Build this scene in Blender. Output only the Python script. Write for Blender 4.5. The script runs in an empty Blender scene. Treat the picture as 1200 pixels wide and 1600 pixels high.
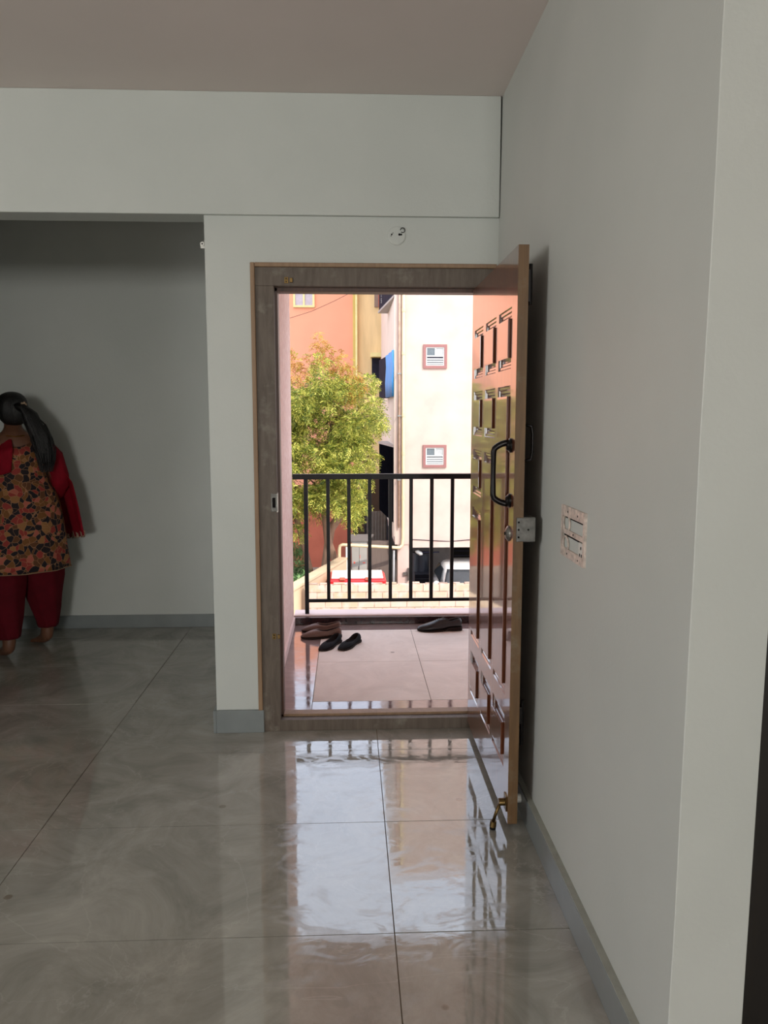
import bpy, bmesh, math, random
from mathutils import Vector, Matrix, noise
from math import sin, cos, pi, radians, sqrt, atan
random.seed(7)
scn = bpy.context.scene
COL = scn.collection

# ------------------------------------------------------------------ camera, sky, sun, lamps, exposure
F, CAMH = 1240.0, 1.435
pitch = -atan((800 - 649) / F)
yaw = atan((600 - 545) / F * cos(pitch))
cam_d = bpy.data.cameras.new('camera'); cam = bpy.data.objects.new('camera', cam_d); COL.objects.link(cam)
cam.location = (0, 0, CAMH); cam.rotation_euler = (pi / 2 + pitch, 0, -yaw)
cam_d.sensor_fit = 'VERTICAL'; cam_d.sensor_height = 36.0; cam_d.lens = F / 1600 * 36.0
cam_d.clip_start = 0.05; cam_d.clip_end = 300
scn.camera = cam
scn.view_settings.view_transform = 'Standard'; scn.view_settings.look = 'None'
scn.view_settings.gamma = 1.0; scn.view_settings.use_curve_mapping = False
scn.view_settings.exposure = 0.0

W = bpy.data.worlds.new('sky'); scn.world = W; W.use_nodes = True
wn = W.node_tree; wn.nodes.clear()
wo = wn.nodes.new('ShaderNodeOutputWorld'); bg = wn.nodes.new('ShaderNodeBackground')
sky = wn.nodes.new('ShaderNodeTexSky'); sky.sky_type = 'NISHITA'; sky.sun_disc = False
sky.sun_elevation = radians(50); sky.sun_rotation = radians(143); sky.altitude = 900; sky.dust_density = 2.5; sky.air_density = 1.0
hz = wn.nodes.new('ShaderNodeMixRGB'); hz.inputs['Fac'].default_value = 0.45; hz.inputs['Color2'].default_value = (7.6, 7.8, 8.3, 1)
wn.links.new(sky.outputs['Color'], hz.inputs['Color1']); wn.links.new(hz.outputs[0], bg.inputs['Color'])
bg.inputs['Strength'].default_value = 0.50
wn.links.new(bg.outputs[0], wo.inputs['Surface'])

sl = bpy.data.lights.new('sun', 'SUN'); so = bpy.data.objects.new('sun', sl); COL.objects.link(so)
sl.energy = 4.0; sl.angle = radians(0.6); sl.color = (1.0, 0.93, 0.84)
so.rotation_euler = Vector((0.50, -0.66, 0.80)).to_track_quat('Z', 'Y').to_euler()

# daylight arriving through the window in the wall behind the camera
al = bpy.data.lights.new('window_daylight', 'AREA'); ao = bpy.data.objects.new('window_daylight', al); COL.objects.link(ao)
al.shape = 'RECTANGLE'; al.size = 1.0; al.size_y = 1.2; al.energy = 225; al.color = (1.0, 0.99, 0.95)
ao.location = (0.6, -8.97, 1.85); ao.rotation_euler = (radians(90), 0, 0)
# daylight through the side window in the left wall
al2 = bpy.data.lights.new('side_daylight', 'AREA'); ao2 = bpy.data.objects.new('side_daylight', al2); COL.objects.link(ao2)
al2.shape = 'RECTANGLE'; al2.size = 1.3; al2.size_y = 1.2; al2.energy = 40; al2.color = (1.0, 0.99, 0.95)
ao2.location = (-3.57, 0.2, 1.70); ao2.rotation_euler = (radians(90), 0, radians(-90))

# ------------------------------------------------------------------ helpers
def srgb(*c):
    if len(c) == 1 and isinstance(c[0], str):
        h = c[0].lstrip('#'); c = [int(h[i:i + 2], 16) for i in (0, 2, 4)]
    o = []
    for v in c:
        v /= 255.0
        o.append(v / 13.72 if v <= 0.04045 else ((v + 0.055) / 1.055) ** 2.4)
    return (*o, 1.0)

def newmat(name):
    m = bpy.data.materials.new(name); m.use_nodes = True
    nt = m.node_tree; b = nt.nodes['Principled BSDF']
    return m, nt, b

def N(nt, kind, **kw):
    n = nt.nodes.new(kind)
    for k, v in kw.items():
        if k in n.inputs: n.inputs[k].default_value = v
        else: setattr(n, k, v)
    return n

def mat(name, col, rough=0.6, metal=0.0, var=0.10, scale=6.0, bump=0.0, bscale=60.0, spec=0.5, coat=0.0, col2=None, stretch=None, detail=4.0, trans=0.0):
    """one paint / plaster / metal with a soft noise variation of its own colour"""
    m, nt, b = newmat(name)
    b.inputs['Roughness'].default_value = rough; b.inputs['Metallic'].default_value = metal
    b.inputs['Specular IOR Level'].default_value = min(spec, .15) if rough >= .6 else spec
    b.inputs['Coat Weight'].default_value = coat; b.inputs['Coat Roughness'].default_value = 0.06
    if trans: b.inputs['Transmission Weight'].default_value = trans
    c = Vector(col[:3])
    c2 = Vector(col2[:3]) if col2 else c * (1 - var)
    tc = N(nt, 'ShaderNodeTexCoord'); mp = N(nt, 'ShaderNodeMapping')
    if stretch: mp.inputs['Scale'].default_value = stretch
    nt.links.new(tc.outputs['Object'], mp.inputs['Vector'])
    no = N(nt, 'ShaderNodeTexNoise', Scale=scale, Detail=detail)
    nt.links.new(mp.outputs[0], no.inputs['Vector'])
    cr = N(nt, 'ShaderNodeValToRGB')
    cr.color_ramp.elements[0].position = 0.32; cr.color_ramp.elements[0].color = (*c2, 1)
    cr.color_ramp.elements[1].position = 0.68; cr.color_ramp.elements[1].color = (*c, 1)
    nt.links.new(no.outputs['Fac'], cr.inputs[0]); nt.links.new(cr.outputs[0], b.inputs['Base Color'])
    if bump:
        nb = N(nt, 'ShaderNodeTexNoise', Scale=bscale, Detail=3.0); nt.links.new(mp.outputs[0], nb.inputs['Vector'])
        bp = N(nt, 'ShaderNodeBump', Strength=bump, Distance=0.01)
        nt.links.new(nb.outputs['Fac'], bp.inputs['Height']); nt.links.new(bp.outputs[0], b.inputs['Normal'])
    return m

ORIG = {}
def origin(o):
    v = Vector((0, 0, 0))
    while o is not None:
        v += ORIG.get(o.name, Vector((0, 0, 0))); o = o.parent
    return v

class MB:
    """collects shapes and links them as ONE mesh object"""
    def __init__(s): s.v = []; s.f = []
    def add(s, vs, fs):
        b = len(s.v); s.v += [Vector(p) for p in vs]; s.f += [tuple(i + b for i in f) for f in fs]; return s
    def box(s, x0, x1, y0, y1, z0, z1):
        vs = [(x, y, z) for z in (z0, z1) for y in (y0, y1) for x in (x0, x1)]
        return s.add(vs, [(0, 2, 3, 1), (4, 5, 7, 6), (0, 1, 5, 4), (2, 6, 7, 3), (0, 4, 6, 2), (1, 3, 7, 5)])
    def prism(s, pts, z0, z1):
        n = len(pts)
        a = sum(pts[i][0] * pts[(i + 1) % n][1] - pts[(i + 1) % n][0] * pts[i][1] for i in range(n))
        if a < 0: pts = pts[::-1]
        vs = [(x, y, z0) for x, y in pts] + [(x, y, z1) for x, y in pts]
        return s.add(vs, [tuple(range(n))[::-1], tuple(range(n, 2 * n))] + [(i, (i + 1) % n, n + (i + 1) % n, n + i) for i in range(n)])
    def loft(s, rings, cap=True, close=True):
        n = len(rings[0]); vs = [p for r in rings for p in r]; fs = []
        for k in range(len(rings) - 1):
            for i in range(n if close else n - 1):
                j = (i + 1) % n
                fs.append((k * n + i, k * n + j, (k + 1) * n + j, (k + 1) * n + i))
        if cap: fs.append(tuple(range(n))[::-1]); fs.append(tuple(range((len(rings) - 1) * n, len(rings) * n)))
        return s.add(vs, fs)
    def tube(s, path, r, n=10, cap=True):
        P = [Vector(p) for p in path]; rings = []; u = None
        for i, p in enumerate(P):
            t = (P[min(i + 1, len(P) - 1)] - P[max(i - 1, 0)]).normalized()
            if u is None:
                u = t.cross(Vector((0, 0, 1)));
                if u.length < 1e-3: u = t.cross(Vector((1, 0, 0)))
            u = (u - t * u.dot(t)).normalized(); w = t.cross(u)
            rr = r[i] if isinstance(r, (list, tuple)) else r
            rings.append([p + (u * cos(2 * pi * k / n) + w * sin(2 * pi * k / n)) * rr for k in range(n)])
        return s.loft(rings, cap)
    def cyl(s, c, axis, r, h, n=20, r2=None):
        c = Vector(c); a = Vector(axis).normalized()
        return s.tube([c, c + a * h], [r, r if r2 is None else r2], n)
    def xf(s, M): s.v = [M @ p for p in s.v]; return s
    def build(s, name, m, parent=None, smooth=False, bevel=0.0, seg=2, subsurf=0, world=True):
        me = bpy.data.meshes.new(name)
        o0 = origin(parent) if (world and parent is not None) else Vector((0, 0, 0))
        me.from_pydata([tuple(p - o0) for p in s.v], [], s.f); me.update()
        bm = bmesh.new(); bm.from_mesh(me); bmesh.ops.recalc_face_normals(bm, faces=bm.faces); bm.to_mesh(me); bm.free()
        if m is not None: me.materials.append(m)
        if smooth: me.shade_smooth()
        o = bpy.data.objects.new(name, me); COL.objects.link(o)
        if parent is not None: o.parent = parent
        if bevel:
            b = o.modifiers.new('bevel', 'BEVEL'); b.width = bevel; b.segments = seg; b.limit_method = 'ANGLE'; b.angle_limit = radians(40)
        if subsurf:
            q = o.modifiers.new('subd', 'SUBSURF'); q.levels = subsurf; q.render_levels = subsurf
        return o

def tag(o, label, cat, group=None, kind=None):
    o['label'] = label; o['category'] = cat
    if group: o['group'] = group
    if kind: o['kind'] = kind
    return o
def thing(name, loc, label, cat, group=None, kind=None):
    o = bpy.data.objects.new(name, None); COL.objects.link(o); o.location = loc; o.empty_display_size = 0.1
    ORIG[o.name] = Vector(loc)
    return tag(o, label, cat, group, kind)
def struct(mb, name, m, label, cat, **kw):
    return tag(mb.build(name, m, None, **kw), label, cat, None, 'structure')
def hframe(x0, x1, y0, y1, z0, z1, t):
    m = MB().box(x0, x1, y0, y1, z1 - t, z1).box(x0, x1, y0, y1, z0, z0 + t)
    return m.box(x0, x0 + t, y0, y1, z0 + t, z1 - t).box(x1 - t, x1, y0, y1, z0 + t, z1 - t)
def ell(c, rx, ry, z, n=24, ph=0.0, fold=0.0, k=0, p=2.0):
    out = []
    for i in range(n):
        a = 2 * pi * i / n; ca, sa = cos(a), sin(a)
        e = 2.0 / p
        x = math.copysign(abs(ca) ** e, ca); y = math.copysign(abs(sa) ** e, sa)
        f = 1 + fold * sin(k * a + ph)
        out.append(Vector((c[0] + rx * x * f, c[1] + ry * y * f, z)))
    return out

# ------------------------------------------------------------------ materials
def wall_paint(name, c, c2, streak=True):
    m = mat(name, c, rough=0.55, col2=c2, scale=1.6, bump=0.06, bscale=90, spec=0.35)
    return m
M_wall = wall_paint('painted_plaster', srgb(205, 208, 203), srgb(197, 201, 196))
M_rwall = wall_paint('painted_plaster_right', srgb(206, 207, 202), srgb(199, 201, 196))
M_ceil = mat('ceiling_paint', srgb(228, 217, 211), rough=0.7, var=0.04, scale=2)
M_pinkw = mat('pink_textured_render', srgb(246, 222, 214), rough=0.9, var=0.1, scale=30, bump=0.7, bscale=70, col2=srgb(230, 198, 190))
M_pinkpaint = mat('pink_skirting_paint', srgb(238, 215, 210), rough=0.6, var=0.06)
M_base = mat('grey_skirting_tile', srgb(136, 142, 142), rough=0.3, var=0.12, scale=9)
M_basecap = mat('skirting_mortar', srgb(165, 165, 155), rough=0.8, var=0.15, scale=25)

def tile_mat(name, c1, c2, vein, rough_lo, rough_hi, ior=1.6, bumpy=0.02, smudge=3.0, sheen=0):
    m, nt, b = newmat(name)
    tc = N(nt, 'ShaderNodeTexCoord')
    n1 = N(nt, 'ShaderNodeTexNoise', Scale=3.0, Detail=10.0, Roughness=0.68, Distortion=1.2)
    nt.links.new(tc.outputs['Object'], n1.inputs['Vector'])
    cr = N(nt, 'ShaderNodeValToRGB'); cr.color_ramp.elements[0].position = .34; cr.color_ramp.elements[1].position = .66
    cr.color_ramp.elements[0].color = c1; cr.color_ramp.elements[1].color = c2
    nt.links.new(n1.outputs['Fac'], cr.inputs[0])
    # thin wandering veins
    n2 = N(nt, 'ShaderNodeTexNoise', Scale=1.3, Detail=6.0, Roughness=0.55, Distortion=1.4)
    nt.links.new(tc.outputs['Object'], n2.inputs['Vector'])
    s = N(nt, 'ShaderNodeMath', operation='SUBTRACT'); s.inputs[1].default_value = .5; nt.links.new(n2.outputs['Fac'], s.inputs[0])
    a = N(nt, 'ShaderNodeMath', operation='ABSOLUTE'); nt.links.new(s.outputs[0], a.inputs[0])
    mr = N(nt, 'ShaderNodeMapRange'); mr.inputs['From Min'].default_value = 0; mr.inputs['From Max'].default_value = 0.006
    mr.inputs['To Min'].default_value = 0.32; mr.inputs['To Max'].default_value = 0
    nt.links.new(a.outputs[0], mr.inputs['Value'])
    mx = N(nt, 'ShaderNodeMixRGB'); mx.inputs['Color2'].default_value = vein
    nt.links.new(mr.outputs[0], mx.inputs['Fac']); nt.links.new(cr.outputs[0], mx.inputs['Color1'])
    # dried drops and scuffs
    v = N(nt, 'ShaderNodeTexVoronoi', Scale=3.3); nt.links.new(tc.outputs['Object'], v.inputs['Vector'])
    d = N(nt, 'ShaderNodeMapRange'); d.inputs['From Min'].default_value = .035; d.inputs['From Max'].default_value = .05
    d.inputs['To Min'].default_value = .6; d.inputs['To Max'].default_value = 0; nt.links.new(v.outputs['Distance'], d.inputs['Value'])
    mx2 = N(nt, 'ShaderNodeMixRGB'); mx2.inputs['Color2'].default_value = srgb(110, 92, 74)
    nt.links.new(d.outputs[0], mx2.inputs['Fac']); nt.links.new(mx.outputs[0], mx2.inputs['Color1'])
    nt.links.new(mx2.outputs[0], b.inputs['Base Color'])
    # wiping smears change the gloss
    mp = N(nt, 'ShaderNodeMapping'); mp.inputs['Scale'].default_value = (1.0, 1.7, 1); nt.links.new(tc.outputs['Object'], mp.inputs['Vector'])
    n3 = N(nt, 'ShaderNodeTexNoise', Scale=smudge, Detail=8.0, Roughness=0.7, Distortion=2.0); nt.links.new(mp.outputs[0], n3.inputs['Vector'])
    rr = N(nt, 'ShaderNodeMapRange'); rr.inputs['From Min'].default_value = .47; rr.inputs['From Max'].default_value = .60
    rr.inputs['To Min'].default_value = rough_lo; rr.inputs['To Max'].default_value = rough_hi; nt.links.new(n3.outputs['Fac'], rr.inputs['Value'])
    nt.links.new(rr.outputs[0], b.inputs['Roughness'])
    b.inputs['IOR'].default_value = ior
    bp = N(nt, 'ShaderNodeBump', Strength=bumpy, Distance=0.02); n4 = N(nt, 'ShaderNodeTexNoise', Scale=14, Detail=5.0, Roughness=.6)
    nt.links.new(mp.outputs[0], n4.inputs['Vector'])
    nt.links.new(n4.outputs['Fac'], bp.inputs['Height']); nt.links.new(bp.outputs[0], b.inputs['Normal'])
    return m
M_tile = tile_mat('polished_grey_floor_tile', srgb(142, 139, 130), srgb(178, 174, 164), srgb(192, 188, 178), 0.008, 0.17, ior=2.15, bumpy=0.008, smudge=6.0)
M_grout = mat('dirty_grout', srgb(120, 104, 84), rough=0.9, var=0.3, scale=12)
M_btile = tile_mat('matt_beige_balcony_tile', srgb(222, 210, 200), srgb(238, 226, 216), srgb(246, 236, 228), 0.62, 0.75, ior=1.3, bumpy=0.05)
M_granite = tile_mat('polished_dark_border_granite', srgb(120, 100, 98), srgb(146, 124, 120), srgb(150, 132, 126), 0.04, 0.14, ior=1.9, bumpy=0.02)
M_darkgranite = mat('dark_granite_kerb', srgb(58, 32, 32), rough=0.25, var=0.4, scale=40, col2=srgb(34, 20, 22))
M_thresh = mat('beige_threshold_stone', srgb(190, 168, 148), rough=0.5, var=0.15, scale=14)

def wood(name, c1, c2, rough, coat=0.0, stretch=(9, 9, 0.7), dust=None, bump=0.05, ior=1.5):
    m, nt, b = newmat(name)
    tc = N(nt, 'ShaderNodeTexCoord'); mp = N(nt, 'ShaderNodeMapping'); mp.inputs['Scale'].default_value = stretch
    nt.links.new(tc.outputs['Object'], mp.inputs['Vector'])
    n1 = N(nt, 'ShaderNodeTexNoise', Scale=5, Detail=8.0, Roughness=.65, Distortion=.6); nt.links.new(mp.outputs[0], n1.inputs['Vector'])
    cr = N(nt, 'ShaderNodeValToRGB'); cr.color_ramp.elements[0].position = .3; cr.color_ramp.elements[1].position = .7
    cr.color_ramp.elements[0].color = c1; cr.color_ramp.elements[1].color = c2
    nt.links.new(n1.outputs['Fac'], cr.inputs[0]); last = cr.outputs[0]
    if dust:
        n2 = N(nt, 'ShaderNodeTexNoise', Scale=7, Detail=8.0, Roughness=.7); nt.links.new(tc.outputs['Object'], n2.inputs['Vector'])
        mr = N(nt, 'ShaderNodeMapRange'); mr.inputs['From Min'].default_value = .56; mr.inputs['From Max'].default_value = .72
        mr.inputs['To Max'].default_value = .55
        nt.links.new(n2.outputs['Fac'], mr.inputs['Value']); mx = N(nt, 'ShaderNodeMixRGB'); mx.inputs['Color2'].default_value = dust
        nt.links.new(mr.outputs[0], mx.inputs['Fac']); nt.links.new(last, mx.inputs['Color1']); last = mx.outputs[0]
    nt.links.new(last, b.inputs['Base Color'])
    b.inputs['Roughness'].default_value = rough; b.inputs['Coat Weight'].default_value = coat; b.inputs['Coat Roughness'].default_value = 0.04
    b.inputs['Coat IOR'].default_value = 1.6; b.inputs['IOR'].default_value = ior
    if bump:
        bp = N(nt, 'ShaderNodeBump', Strength=bump, Distance=0.004); nt.links.new(n1.outputs['Fac'], bp.inputs['Height'])
        nt.links.new(bp.outputs[0], b.inputs['Normal'])
    return m
M_leaf = wood('varnished_teak', srgb(86, 42, 20), srgb(118, 62, 32), 0.3, coat=1.0, bump=0.04)
M_leafedge = wood('door_edge_wood', srgb(92, 66, 38), srgb(120, 88, 52), 0.5, dust=srgb(128, 120, 100))
M_frame = wood('dusty_frame_wood', srgb(84, 72, 62), srgb(112, 100, 88), 0.55, stretch=(9, 9, 1.2), dust=srgb(150, 144, 132))
M_rebate = wood('dark_rebate_wood', srgb(60, 36, 24), srgb(92, 58, 40), 0.45)
M_trimw = wood('pale_brown_beading', srgb(134, 106, 80), srgb(158, 128, 98), 0.5)
M_black = mat('black_railing_paint', srgb(17, 16, 19), rough=0.4, var=0.3, scale=40, spec=.2)
M_brass = mat('aged_brass', srgb(120, 96, 58), rough=0.35, metal=0.9, var=0.35, scale=60)
M_steel = mat('dull_steel', srgb(150, 148, 142), rough=0.35, metal=0.9, var=0.25, scale=50)
M_iron = mat('black_iron', srgb(28, 24, 24), rough=0.3, metal=0.6, var=0.2)
M_dark = mat('dark_hole', srgb(18, 16, 15), rough=0.8)
M_whitepl = mat('white_plastic', srgb(225, 224, 218), rough=0.4, var=0.05)
M_boxpl = mat('pale_box_metal', srgb(240, 222, 210), rough=0.35, var=0.25, scale=60, col2=srgb(180, 168, 158))
M_unlit = wood('unlit_opening_tone', srgb(22, 17, 14), srgb(34, 26, 20), 0.5)  # darkness of the unlit side opening, put into the colour
M_rubber = mat('black_rubber', srgb(22, 20, 18), rough=0.8)

# ------------------------------------------------------------------ the room
D = 3.505                   # face of the entrance wall
ZC = 2.763                  # ceiling
ZB = 2.271                  # underside of the beam
XR = 0.640                  # right wall
XL = -3.6; YB = 5.35; YN = -9.0; XN = 2.6; YE = 1.43

def tiles(x0, x1, y0, y1, jx, jy, px, py, z, tilt, th=0.012, gap=0.0015, seed=1, holes=()):
    rnd = random.Random(seed); mb = MB()
    ix0 = math.floor((x0 - jx) / px); iy0 = math.floor((y0 - jy) / py)
    for i in range(ix0, ix0 + int((x1 - x0) / px) + 3):
        for j in range(iy0, iy0 + int((y1 - y0) / py) + 3):
            a0, a1 = max(jx + i * px, x0), min(jx + (i + 1) * px, x1)
            b0, b1 = max(jy + j * py, y0), min(jy + (j + 1) * py, y1)
            if a1 - a0 < .01 or b1 - b0 < .01: continue
            a0 += gap; a1 -= gap; b0 += gap; b1 -= gap
            tx, ty = rnd.uniform(-tilt, tilt), rnd.uniform(-tilt, tilt)
            cx, cy = (a0 + a1) / 2, (b0 + b1) / 2
            top = [(x, y, z + (x - cx) * tx + (y - cy) * ty) for x, y in ((a0, b0), (a1, b0), (a1, b1), (a0, b1))]
            bot = [(x, y, z - th) for x, y, _ in top]
            mb.add(bot + top, [(3, 2, 1, 0), (4, 5, 6, 7), (0, 1, 5, 4), (1, 2, 6, 5), (2, 3, 7, 6), (3, 0, 4, 7)])
    return mb
fl = tiles(XL, XN, YN, 3.278, 0.120, 2.054, 1.2, 0.612, 0.0, 0.0011, seed=5)
for a_ in ((XL, 0.64, 3.278, 3.60), (XL, -0.425, 3.60, 3.89), (XL, -0.425, 3.89, YB)):
    t_ = tiles(*a_, 0.120, 2.054, 1.2, 0.612, 0.0, 0.0011, seed=6); fl.add(t_.v, t_.f)
flo = struct(fl, 'floor', M_tile, 'polished grey marble look floor tiles of the empty room', 'floor')
MB().box(XL, XN, YN, 3.60, -0.16, -0.0025).box(XL, -0.425, 3.60, YB, -0.16, -0.0025).build('grout_bed', M_grout, flo)

# ceiling, beam
struct(MB().box(XL - .15, XN + .15, YN - .15, 5.5, ZC, ZC + .16), 'ceiling', M_ceil, 'plain painted ceiling above the entrance beam', 'ceiling')
bmx = MB()
bmx.box(XL, 0.646, 3.484, 3.632, ZB + 0.002, ZC)
be = struct(bmx, 'trim_1', M_wall, 'deep white beam running under the ceiling across the entrance wall', 'beam', bevel=0.004)
# front wall: pier left of the door, strip over it, sliver at its right
wf = MB()
xz = [(-0.607, 0), (-0.405, 0), (-0.405, 2.068), (0.63, 2.068), (0.63, 0), (0.65, 0), (0.65, ZB + .003), (-0.607, ZB + .003)]
nx = len(xz)
wf.add([(x, D, z) for x, z in xz] + [(x, D + .125, z) for x, z in xz], [tuple(range(nx)), tuple(range(nx, 2 * nx))[::-1]] + [(i, i + nx, (i + 1) % nx + nx, (i + 1) % nx) for i in range(nx)])
struct(wf, 'wall_front', M_wall, 'white entrance wall around the open door, with a narrow pier at its left', 'wall')
# recess walls
struct(MB().box(XL, -0.455, YB, YB + .15, 0, ZC), 'wall_back', M_wall, 'grey white wall at the back of the recess behind the woman', 'wall')
struct(MB().box(-0.607, -0.425, D + .125, YB, 0, ZC), 'wall_recess', M_wall, 'side wall of the recess behind the pier', 'wall')
sy, sY, sz, sZ = -0.50, 0.90, 1.05, 2.35
struct(MB().box(XL - .15, XL, YN, sy, 0, ZC).box(XL - .15, XL, sY, YB + .15, 0, ZC).box(XL - .15, XL, sy, sY, 0, sz).box(XL - .15, XL, sy, sY, sZ, ZC), 'wall_left', M_wall, 'plain white left wall of the room with a window', 'wall')
w2 = thing('window_2', (XL - .1, .2, sz), 'sliding window in the left wall out of view', 'window', kind='structure')
MB().box(XL - .12, XL - .08, sy, sY, sz, sz + .04).box(XL - .12, XL - .08, sy, sY, sZ - .04, sZ).box(XL - .12, XL - .08, sy, sy + .04, sz + .04, sZ - .04).box(XL - .12, XL - .08, sY - .04, sY, sz + .04, sZ - .04).build('window_frame', M_whitepl, w2)
struct(MB().box(XL, -2.0, 3.484, 3.632, 0, ZB + .002), 'light_block_wall', M_wall, 'unseen stub wall added to keep side window light out of the recess', 'wall')  # added out of view to block side window light from the recess wall
# right wall (it leans a little, as built) with its rough end
xb, xt = 0.633, 0.652
rw = MB()
TH = 0.150
rings = []
for k in range(13):
    z = ZC * k / 12; x = xb + (xt - xb) * k / 12
    j = 0.0018 * sin(k * 2.3) + 0.0012 * cos(k * 5.1)
    rings.append([(x, 3.632, z), (x, YE + .0015 + j, z), (x + .0015, YE + j, z), (x + TH, YE, z), (x + TH, 3.632, z)])
rw.loft([[Vector(p) for p in r] for r in rings])
struct(rw, 'wall_right', M_rwall, 'long pale wall running along the right beside the open door', 'wall')
# wall line right of the corner with a dark panel standing in for the unlit opening
struct(MB().box(0.79, XN, YE + .14, YE + .28, 2.05, ZC).box(1.75, XN, YE + .14, YE + .28, 0, 2.05), 'wall_side', M_wall, 'wall around the dark panel right of the wall corner', 'wall')
d2 = thing('dark_opening_panel', (0.79, YE + .16, 0), 'dark panel standing in for the unlit opening past the end of the right wall', 'door', kind='structure')
dm = MB().box(0.80, 1.74, YE + .16, YE + .20, 0.01, 2.04)
dm.build('dark_sheet', M_unlit, d2)
MB().box(1.60, 1.70, YE + .145, YE + .16, 1.0, 1.02).build('sheet_handle', M_steel, d2)
struct(MB().box(XN, XN + .15, YN, YE + .3, 0, ZC), 'wall_east', M_wall, 'wall of the room far right behind the camera side', 'wall')
# wall behind the camera with its window
wx0, wx1, wz0, wz1 = 0.05, 1.15, 1.20, 2.50
wr = MB().box(XL, wx0, YN - .15, YN, 0, ZC).box(wx1, XN, YN - .15, YN, 0, ZC).box(wx0, wx1, YN - .15, YN, 0, wz0).box(wx0, wx1, YN - .15, YN, wz1, ZC)
struct(wr, 'wall_rear', M_wall, 'wall behind the camera with a window in it', 'wall')
struct(MB().box(wx0 - .2, wx1 + .2, YN - 1.3, YN - .15, wz1 + .05, wz1 + .13), 'sun_block_slab', M_wall, 'unseen sunshade slab added to keep direct sun out of the rear window', 'sunshade')  # added out of view so no direct sun enters the rear window
w1 = thing('window_1', (wx0, YN, wz0), 'sliding window in the wall behind the camera', 'window', kind='structure')
hframe(wx0, wx1, YN - .12, YN - .08, wz0, wz1, .04).box(.58, .62, YN - .12, YN - .08, wz0 + .04, wz1 - .04).build('window_frame', M_whitepl, w1)

# skirtings
sk = MB().box(XL, -0.607, YB - .014, YB, 0, 0.088)
struct(sk, 'baseboard_back', M_base, 'grey tile skirting along the recess back wall', 'baseboard', bevel=0.002)
sk = MB().box(-0.607, -0.392, D - .016, D, 0, 0.105).box(-0.621, -0.607, D - .016, 5.336, 0, 0.105)
struct(sk, 'baseboard_front', M_base, 'grey tile skirting around the foot of the pier, left of the door frame', 'baseboard', bevel=0.002)
skr = struct(MB().box(0.613, 0.6335, YE + .01, 3.49, 0, 0.098), 'baseboard_right', M_base, 'grey tile skirting along the right wall', 'baseboard', bevel=0.002)
MB().box(0.615, 0.636, YE + .01, 3.49, 0.098, 0.103).build('mortar_bead', M_basecap, skr)

# ------------------------------------------------------------------ entrance frame
fr = thing('trim_3', (0, D, 0), 'dusty brown wooden door frame with pale beading around the entrance', 'door frame', kind='structure')
zf = 1.985; zo = 2.064
MB().box(-0.398, -0.318, D - .004, D + .045, 0, zf).build('jamb', M_frame, fr, bevel=.0015)
MB().box(0.578, 0.640, D - .004, D + .045, 0, zf).build('jamb', M_frame, fr, bevel=.0015)
MB().box(-0.398, 0.640, D - .004, D + .045, zf, zo).build('head', M_frame, fr, bevel=.0015)
MB().box(-0.398, 0.640, D - .003, D + .045, 0.0, 0.052).build('sill', M_frame, fr, bevel=.002)
MB().box(-0.398, -0.307, D + .045, D + .12, 0, zf).build('rebate', M_rebate, fr, bevel=.0015)
MB().box(0.572, 0.640, D + .045, D + .12, 0, zf).build('rebate', M_rebate, fr, bevel=.0015)
MB().box(-0.398, 0.640, D + .045, D + .12, zf - .016, zo).build('rebate', M_rebate, fr, bevel=.0015)
MB().box(-0.398, 0.640, D + .045, D + .10, 0.0, 0.062).build('rebate', M_trimw, fr, bevel=.002)
bd = MB().box(-0.416, -0.397, D - .018, D + .01, 0.105, zo + .016).box(-0.397, 0.640, D - .018, D + .01, zo - .002, zo + .016)
bd.build('beading', M_trimw, fr, bevel=.003)
# fittings on the frame
sp = thing('strike_plate', (-0.335, D - .006, 1.055), 'steel lock strike plate on the left door jamb', 'strike plate')
M_dsteel = mat('tarnished_steel', srgb(104, 102, 98), rough=0.4, metal=0.9, var=0.35, scale=50)
MB().box(-0.345, -0.3165, D - .0075, D - .004, 1.012, 1.092).build('plate', M_dsteel, sp, bevel=.001)
MB().box(-0.339, -0.325, D - .0078, D - .007, 1.03, 1.075).build('slot', M_dark, sp)
MB().box(-0.3185, -0.3145, D - .008, D + .02, 1.01, 1.095).build('lip', M_steel, sp)
for (cx, cz, nm, lb) in ((-0.252, 2.008, 'bolt_keeper', 'small brass bolt keeper on the door frame head'), (-0.329, 0.446, 'bolt_keeper', 'small brass bolt keeper low on the left door jamb')):
    k = thing(nm, (cx, D - .006, cz), lb, 'bolt keeper')
    MB().box(cx - .020, cx - .003, D - .007, D - .004, cz - .013, cz + .013).build('plate', M_brass, k, bevel=.0008)
    MB().box(cx + .003, cx + .016, D - .012, D - .004, cz - .010, cz + .010).build('eye', M_brass, k, bevel=.002)
    for dz in (-.006, .006): MB().cyl((cx - .012, D - .0078, cz + dz), (0, 1, 0), .003, .002, 10).build('screw', M_dark, k)

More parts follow.
